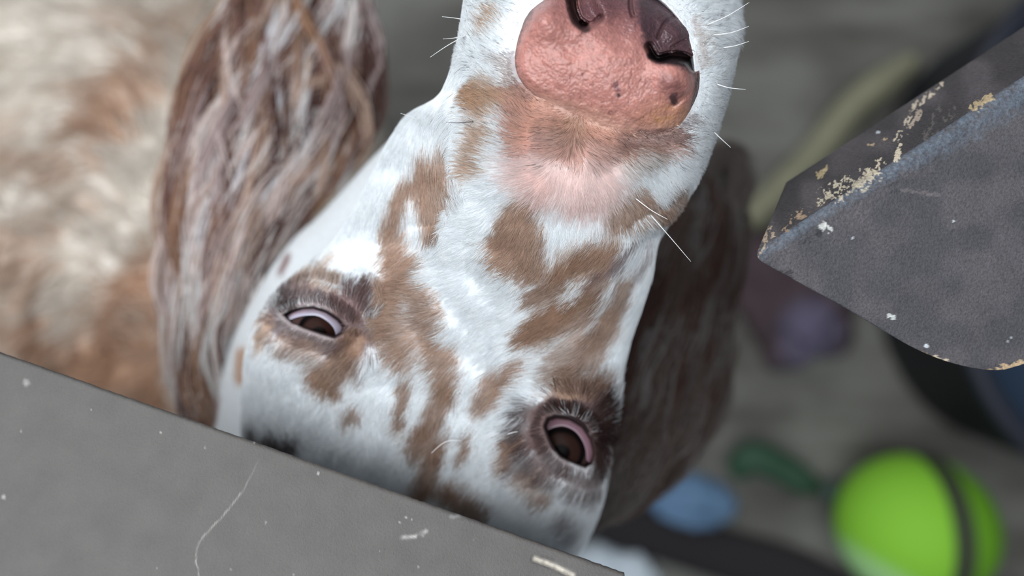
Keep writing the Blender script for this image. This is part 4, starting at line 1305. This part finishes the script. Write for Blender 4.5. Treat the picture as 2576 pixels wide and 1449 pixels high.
# ---- long body coat
def body_fur(n):
    r = np.random.default_rng(303)
    guides, cc = [], []
    out_p, out_c = [], []
    for ringp, nrm, v, f, c in (torso, breast):
        nr = nrm.reshape(ringp.shape)
        ns, nc = ringp.shape[:2]
        m = int(n * (0.72 if ringp is torso[0] else 0.28))
        ti = r.uniform(2, ns - 3, m * 3).astype(int); ci = r.integers(0, nc, m * 3)
        pz = nr[ti, ci, 2] > -0.35
        ti, ci = ti[pz][:m], ci[pz][:m]
        p0 = ringp[ti, ci]; nn = nr[ti, ci]
        tan = ringp[np.minimum(ti + 2, ns - 1), ci] - ringp[ti, ci]
        tan /= np.linalg.norm(tan, axis=1)[:, None] + 1e-9
        u, v_ = px(p0)
        wv = (vnoise(u / 60, v_ / 60, 81) - .5) * 2.2
        side = np.cross(nn, tan)
        d = tan * 0.75 + side * (wv + 0.35)[:, None]
        d /= np.linalg.norm(d, axis=1)[:, None]
        ln_ = r.uniform(.020, .038, len(u))
        t = np.linspace(0, 1, 7)
        wave = 0.0022 * np.sin(r.uniform(0, 6.28, len(u))[:, None] + t[None] * 7)
        sd_ = np.cross(nn, d)
        pp = p0[:, None] + d[:, None] * (ln_[:, None] * t)[..., None] + nn[:, None] * (0.006 * np.sin(t * 2.2)[None] * np.ones_like(ln_)[:, None])[..., None] + sd_[:, None] * wave[..., None]
        out_p.append(pp)
        br = r.normal(1.0, .07, len(u)) * (0.86 + 0.28 * vnoise(u / 25, v_ / 25, 83))
        out_c.append(np.clip(body_col(p0) * br[:, None], 0.01, 0.84))
    pos = np.concatenate(out_p); col = np.concatenate(out_c)
    rad = np.broadcast_to(0.00045 * np.array([1, 1, .95, .85, .7, .5, .15]), pos.shape[:2])
    hair_obj('body_fur', pos, rad, col, M_fur, dog)


body_fur(22000)

# ------------------------------------------------------------------ whiskers
WH = [([(1172, 50), (1140, 45), (1112, 42)], .0), ([(1172, 90), (1140, 96), (1114, 98)], .0), ([(1170, 90), (1125, 115), (1082, 144)], .0), ([(1060, 304), (1040, 296), (1008, 285)], .0), ([(1190, 306), (1150, 309), (1122, 307)], 1.0),
      ([(1780, 62), (1830, 40), (1885, 6)], .0), ([(1795, 88), (1840, 82), (1884, 66)], .0), ([(1820, 120), (1850, 115), (1884, 104)], .0), ([(1804, 212), (1835, 221), (1876, 225)], .0), ([(1796, 332), (1815, 350), (1838, 371)], .0),
      ([(1636, 540), (1680, 590), (1738, 658)], .0), ([(1600, 500), (1640, 530), (1680, 552)], .0), ([(1160, 1108), (1120, 1112), (1085, 1140)], .0), ([(1272, 1094), (1290, 1088), (1302, 1086)], .0)]
M_wdark = mat_plain('dark whisker', tuple(lin(110, 104, 104)), rough=0.4)
for pts, dk in WH:
    q = smooth_poly(pts, 14)
    t = np.linspace(0, 1, 14)
    d0 = float(headD(pts[0][0], pts[0][1]))
    far = pts[-1][0] < pts[0][0] and pts[0][0] > 1600
    dep = d0 - 0.0006 - 0.004 * np.sin(t * 1.2)
    vv_, ff_ = tube(P(q[:, 0], q[:, 1], dep), 0.00016 * (1 - 0.7 * t), 6)
    keep_world(mesh_obj('whisker', vv_, ff_, M_wdark if dk else M_whisker, parent=dog))


# ================================================================== things on the floor, far out of focus
def mid_d(z):
    return H - z


def tub():
    cx, cy, R1 = 0.630, 0.060, 0.205
    o = empty('tub', (cx, cy, 0), 'dark navy oval tub behind the chipped block', 'tub')
    prof = [(0.0, 0.0), (R1 * 0.97, 0.0), (R1, 0.006), (R1 + .004, .18), (R1 + .012, .186), (R1 + .012, .194), (R1 + .002, .198), (R1 - .006, .194), (R1 - .010, .02), (R1 - .02, .012), (0.0, .012)]
    n = 96
    th = np.linspace(0, 2 * np.pi, n, endpoint=False)
    v = np.array([[(r * math.copysign(abs(math.cos(t)) ** 0.85, math.cos(t)), 1.22 * r * math.copysign(abs(math.sin(t)) ** 0.85, math.sin(t)), z) for t in th] for r, z in prof])
    m_out = mat_plain('navy plastic', tuple(lin(17, 21, 34)), rough=0.6)
    m_in = mat_plain('blue lining', tuple(lin(34, 54, 76)), rough=0.7)
    k = 7
    w = mesh_obj('outer_wall', v[:k + 1].reshape(-1, 3), grid_faces(k + 1, n, wrap_c=True), m_out, parent=o)
    w2 = mesh_obj('lining', v[k:].reshape(-1, 3), grid_faces(len(prof) - k, n, wrap_c=True), m_in, parent=o)
    w2['label'] = 'blue lining'
    return o


tub()


def lumpy(name, cu, cv, top, rx, ry, h, mat, label=None, cat=None, seed=1, rot=0.0, amp=.35, colfn=None):
    """soft crumpled object resting on the floor"""
    d = H - top
    c = P(cu, cv, d)
    n, m = 72, 40
    th = np.linspace(0, 2 * np.pi, n, endpoint=False); ph = np.linspace(0, np.pi, m)
    X = np.sin(ph)[:, None] * np.cos(th)[None]; Y = np.sin(ph)[:, None] * np.sin(th)[None]; Z = np.cos(ph)[:, None] * np.ones(n)[None]
    rr = 1 + amp * (vnoise(X * 2.2 + 9, Y * 2.2 + Z + 9, seed) - .5) + amp * .5 * (vnoise(X * 5 + 9, Y * 5 + Z * 2 + 9, seed + 1) - .5)
    Z = np.where(Z < -0.3, -0.3, Z)
    x = X * rx * rr; y = Y * ry * rr; z = (Z + 0.3) / 1.3 * h * np.where(Z > 0, rr, 1)
    xr = x * math.cos(rot) - y * math.sin(rot); yr = x * math.sin(rot) + y * math.cos(rot)
    V = np.stack([xr, yr, z], -1)
    col = None
    if colfn is not None:
        col = colfn(X, Y, Z)
    o = mesh_obj(name, V.reshape(-1, 3), grid_faces(m, n, wrap_c=True), mat, col=col)
    o.location = (c[0], c[1], 0.0)
    if label:
        tag(o, label, cat)
    return o


def cloth_tint(c1, c2, ang):
    def fn(X, Y, Z):
        t = sstep(X * math.cos(ang) + Y * math.sin(ang), -.2, .45)[..., None]
        return np.array(c1) * (1 - t) + np.array(c2) * t
    return fn


M_cloth = mat_plain('soft cloth', (1, 1, 1), rough=0.9, tint=True, bump=0.003, bscale=60)
lumpy('cloth_toy', 2010, 740, 0.03, .080, .085, .05, M_cloth, 'dark plum and lilac cloth toy under the left corner of the block', 'toy', seed=4, rot=.3,
      colfn=lambda X, Y, Z: lin(62, 48, 52) * (1 - sstep(.45 - (X + .05) ** 2 - (Y + .55) ** 2, .05, .4)[..., None]) + lin(84, 78, 98) * sstep(.45 - (X + .05) ** 2 - (Y + .55) ** 2, .05, .4)[..., None])
lumpy('blue_cloth', 1730, 1262, 0.02, .062, .030, .035, M_cloth, 'soft blue cloth on the floor above the black strap', 'cloth', seed=6, rot=-.25, colfn=lambda X, Y, Z: np.broadcast_to(lin(92, 120, 150), X.shape + (3,)))
lumpy('pale_cloth', 1545, 1452, 0.02, .055, .032, .035, M_cloth, 'pale blue grey cloth beside the end of the board', 'cloth', seed=8, rot=-.2, colfn=lambda X, Y, Z: np.broadcast_to(lin(206, 216, 224), X.shape + (3,)))


def leafy():
    m = mat_plain('dark green rubber', tuple(lin(34, 66, 46)), rough=0.7)
    pts = smooth_poly([P(1850, 1195, .925), P(1890, 1150, .915), P(1960, 1175, .915), P(2020, 1210, .915), P(2060, 1225, .925)], 40)
    rad = np.interp(np.linspace(0, 1, 40), [0, .15, .4, .75, 1], [.010, .017, .019, .016, .006])
    v, f = tube(pts, rad, 14)
    v[:, 2] = np.maximum(v[:, 2], 0.001)
    o = mesh_obj('green_leaf_toy', v, f, m)
    tag(o, 'small dark green bent toy between the blue cloth and the bright green ball', 'toy')
    v, f = tube(smooth_poly([P(2070, 1232, .935), P(2090, 1238, .93), P(2105, 1250, .935)], 16), [.008] * 3 + [.013] * 10 + [.008] * 3, 12)
    v[:, 2] = np.maximum(v[:, 2], 0.001)
    tag(mesh_obj('green_knot', v, f, mat_plain('grey green rope', tuple(lin(58, 74, 68)), rough=.9)), 'small grey green scrap beside the bright green ball', 'scrap')


leafy()


def strap():
    m = mat_plain('black webbing', tuple(lin(24, 20, 23)), rough=0.85)
    cl = smooth_poly([P(1420, 1268, .942), P(1600, 1330, .942), P(1800, 1390, .942), P(2000, 1450, .942), P(2150, 1535, .942), P(2300, 1640, .942)], 60)
    tan = np.gradient(cl, axis=0); tan /= np.linalg.norm(tan, axis=1)[:, None]
    side = np.cross(tan, [0, 0, 1.0])
    hw = np.interp(np.linspace(0, 1, 60), [0, .2, .5, 1], [.022, .028, .031, .034])[:, None]
    rows = []
    for s, z in ((-1, -1), (-1, 1), (-.5, 1.3), (0, 1.4), (.5, 1.3), (1, 1), (1, -1), (0, -1)):
        rows.append(cl + side * hw * s + np.array([0, 0, 0.004]) * z)
    v = np.stack(rows, 1)
    n = v.shape[1]
    fs = [tuple(q) for q in grid_faces(60, n, wrap_c=True)] + [tuple(range(n)), tuple(59 * n + j for j in reversed(range(n)))]
    o = mesh_obj('black_strap', v.reshape(-1, 3), fs, m)
    tag(o, 'broad black strap lying between the two blue cloths', 'strap')


strap()


def ball():
    o = empty('ball', tuple((P(2306, 1330, .867) * np.array([1, 1, 0])).tolist()), 'bright yellow green toy ball with a dark groove', 'ball')
    R = 0.080
    C = Vector((0, 0, R))
    m = mat_plain('lime felt', (1, 1, 1), rough=0.8, tint=True)
    mb = mat_plain('dark band', tuple(lin(46, 54, 34)), rough=0.8)
    n, k = 96, 64
    th = np.linspace(0, 2 * np.pi, n, endpoint=False); ph = np.linspace(0, np.pi, k)
    X = np.sin(ph)[:, None] * np.cos(th)[None]; Y = np.sin(ph)[:, None] * np.sin(th)[None]; Z = np.cos(ph)[:, None] * np.ones(n)[None]
    gx = X - 0.12
    rr = 1 - 0.05 * np.exp(-(gx / .10) ** 2)
    V = np.stack([X * R * rr * 1.05, Y * R * rr, Z * R * rr + R], -1)
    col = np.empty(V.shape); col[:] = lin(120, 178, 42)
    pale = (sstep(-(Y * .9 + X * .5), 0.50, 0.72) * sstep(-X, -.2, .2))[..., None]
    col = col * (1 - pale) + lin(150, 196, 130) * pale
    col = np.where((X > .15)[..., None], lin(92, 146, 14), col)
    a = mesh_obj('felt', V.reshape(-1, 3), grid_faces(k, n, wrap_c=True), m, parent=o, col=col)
    t = np.linspace(0, 2 * np.pi, 80, endpoint=False)
    rb = math.sqrt(1 - .12 ** 2) * R * 0.985
    ring = []
    for w_, r2 in ((-.013, rb * .95), (-.013, rb * 1.012), (.013, rb * 1.002), (.013, rb * .94)):
        ring.append(np.stack([np.full(80, .12 * R * 1.05 + w_), np.cos(t) * r2, np.sin(t) * r2 + R], -1))
    v = np.stack(ring, 1)
    f = grid_faces(80, 4, wrap_c=True)
    # close the ring lengthwise
    j = np.arange(4); last = 79 * 4
    extra = np.stack([last + j, last + (j + 1) % 4, (j + 1) % 4, j], -1)
    b = mesh_obj('band', v.reshape(-1, 3), np.concatenate([f, extra]), mb, parent=o, smooth=False)
    b['label'] = 'dark band'
    return o


ball()


def stick():
    m = mat_plain('pale wood', tuple(lin(118, 116, 94)), rough=0.8, noise=.15, nscale=60)
    pts = smooth_poly([P(1880, 560, .925), P(2040, 400, .925), P(2150, 265, .925), P(2300, 150, .925)], 30)
    v, f = tube(pts, np.interp(np.linspace(0, 1, 30), [0, .3, .8, 1], [.016, .018, .018, .010]), 12)
    tag(mesh_obj('pale_stick', v, f, m), 'pale stick on the floor left of the navy tub', 'stick')


stick()
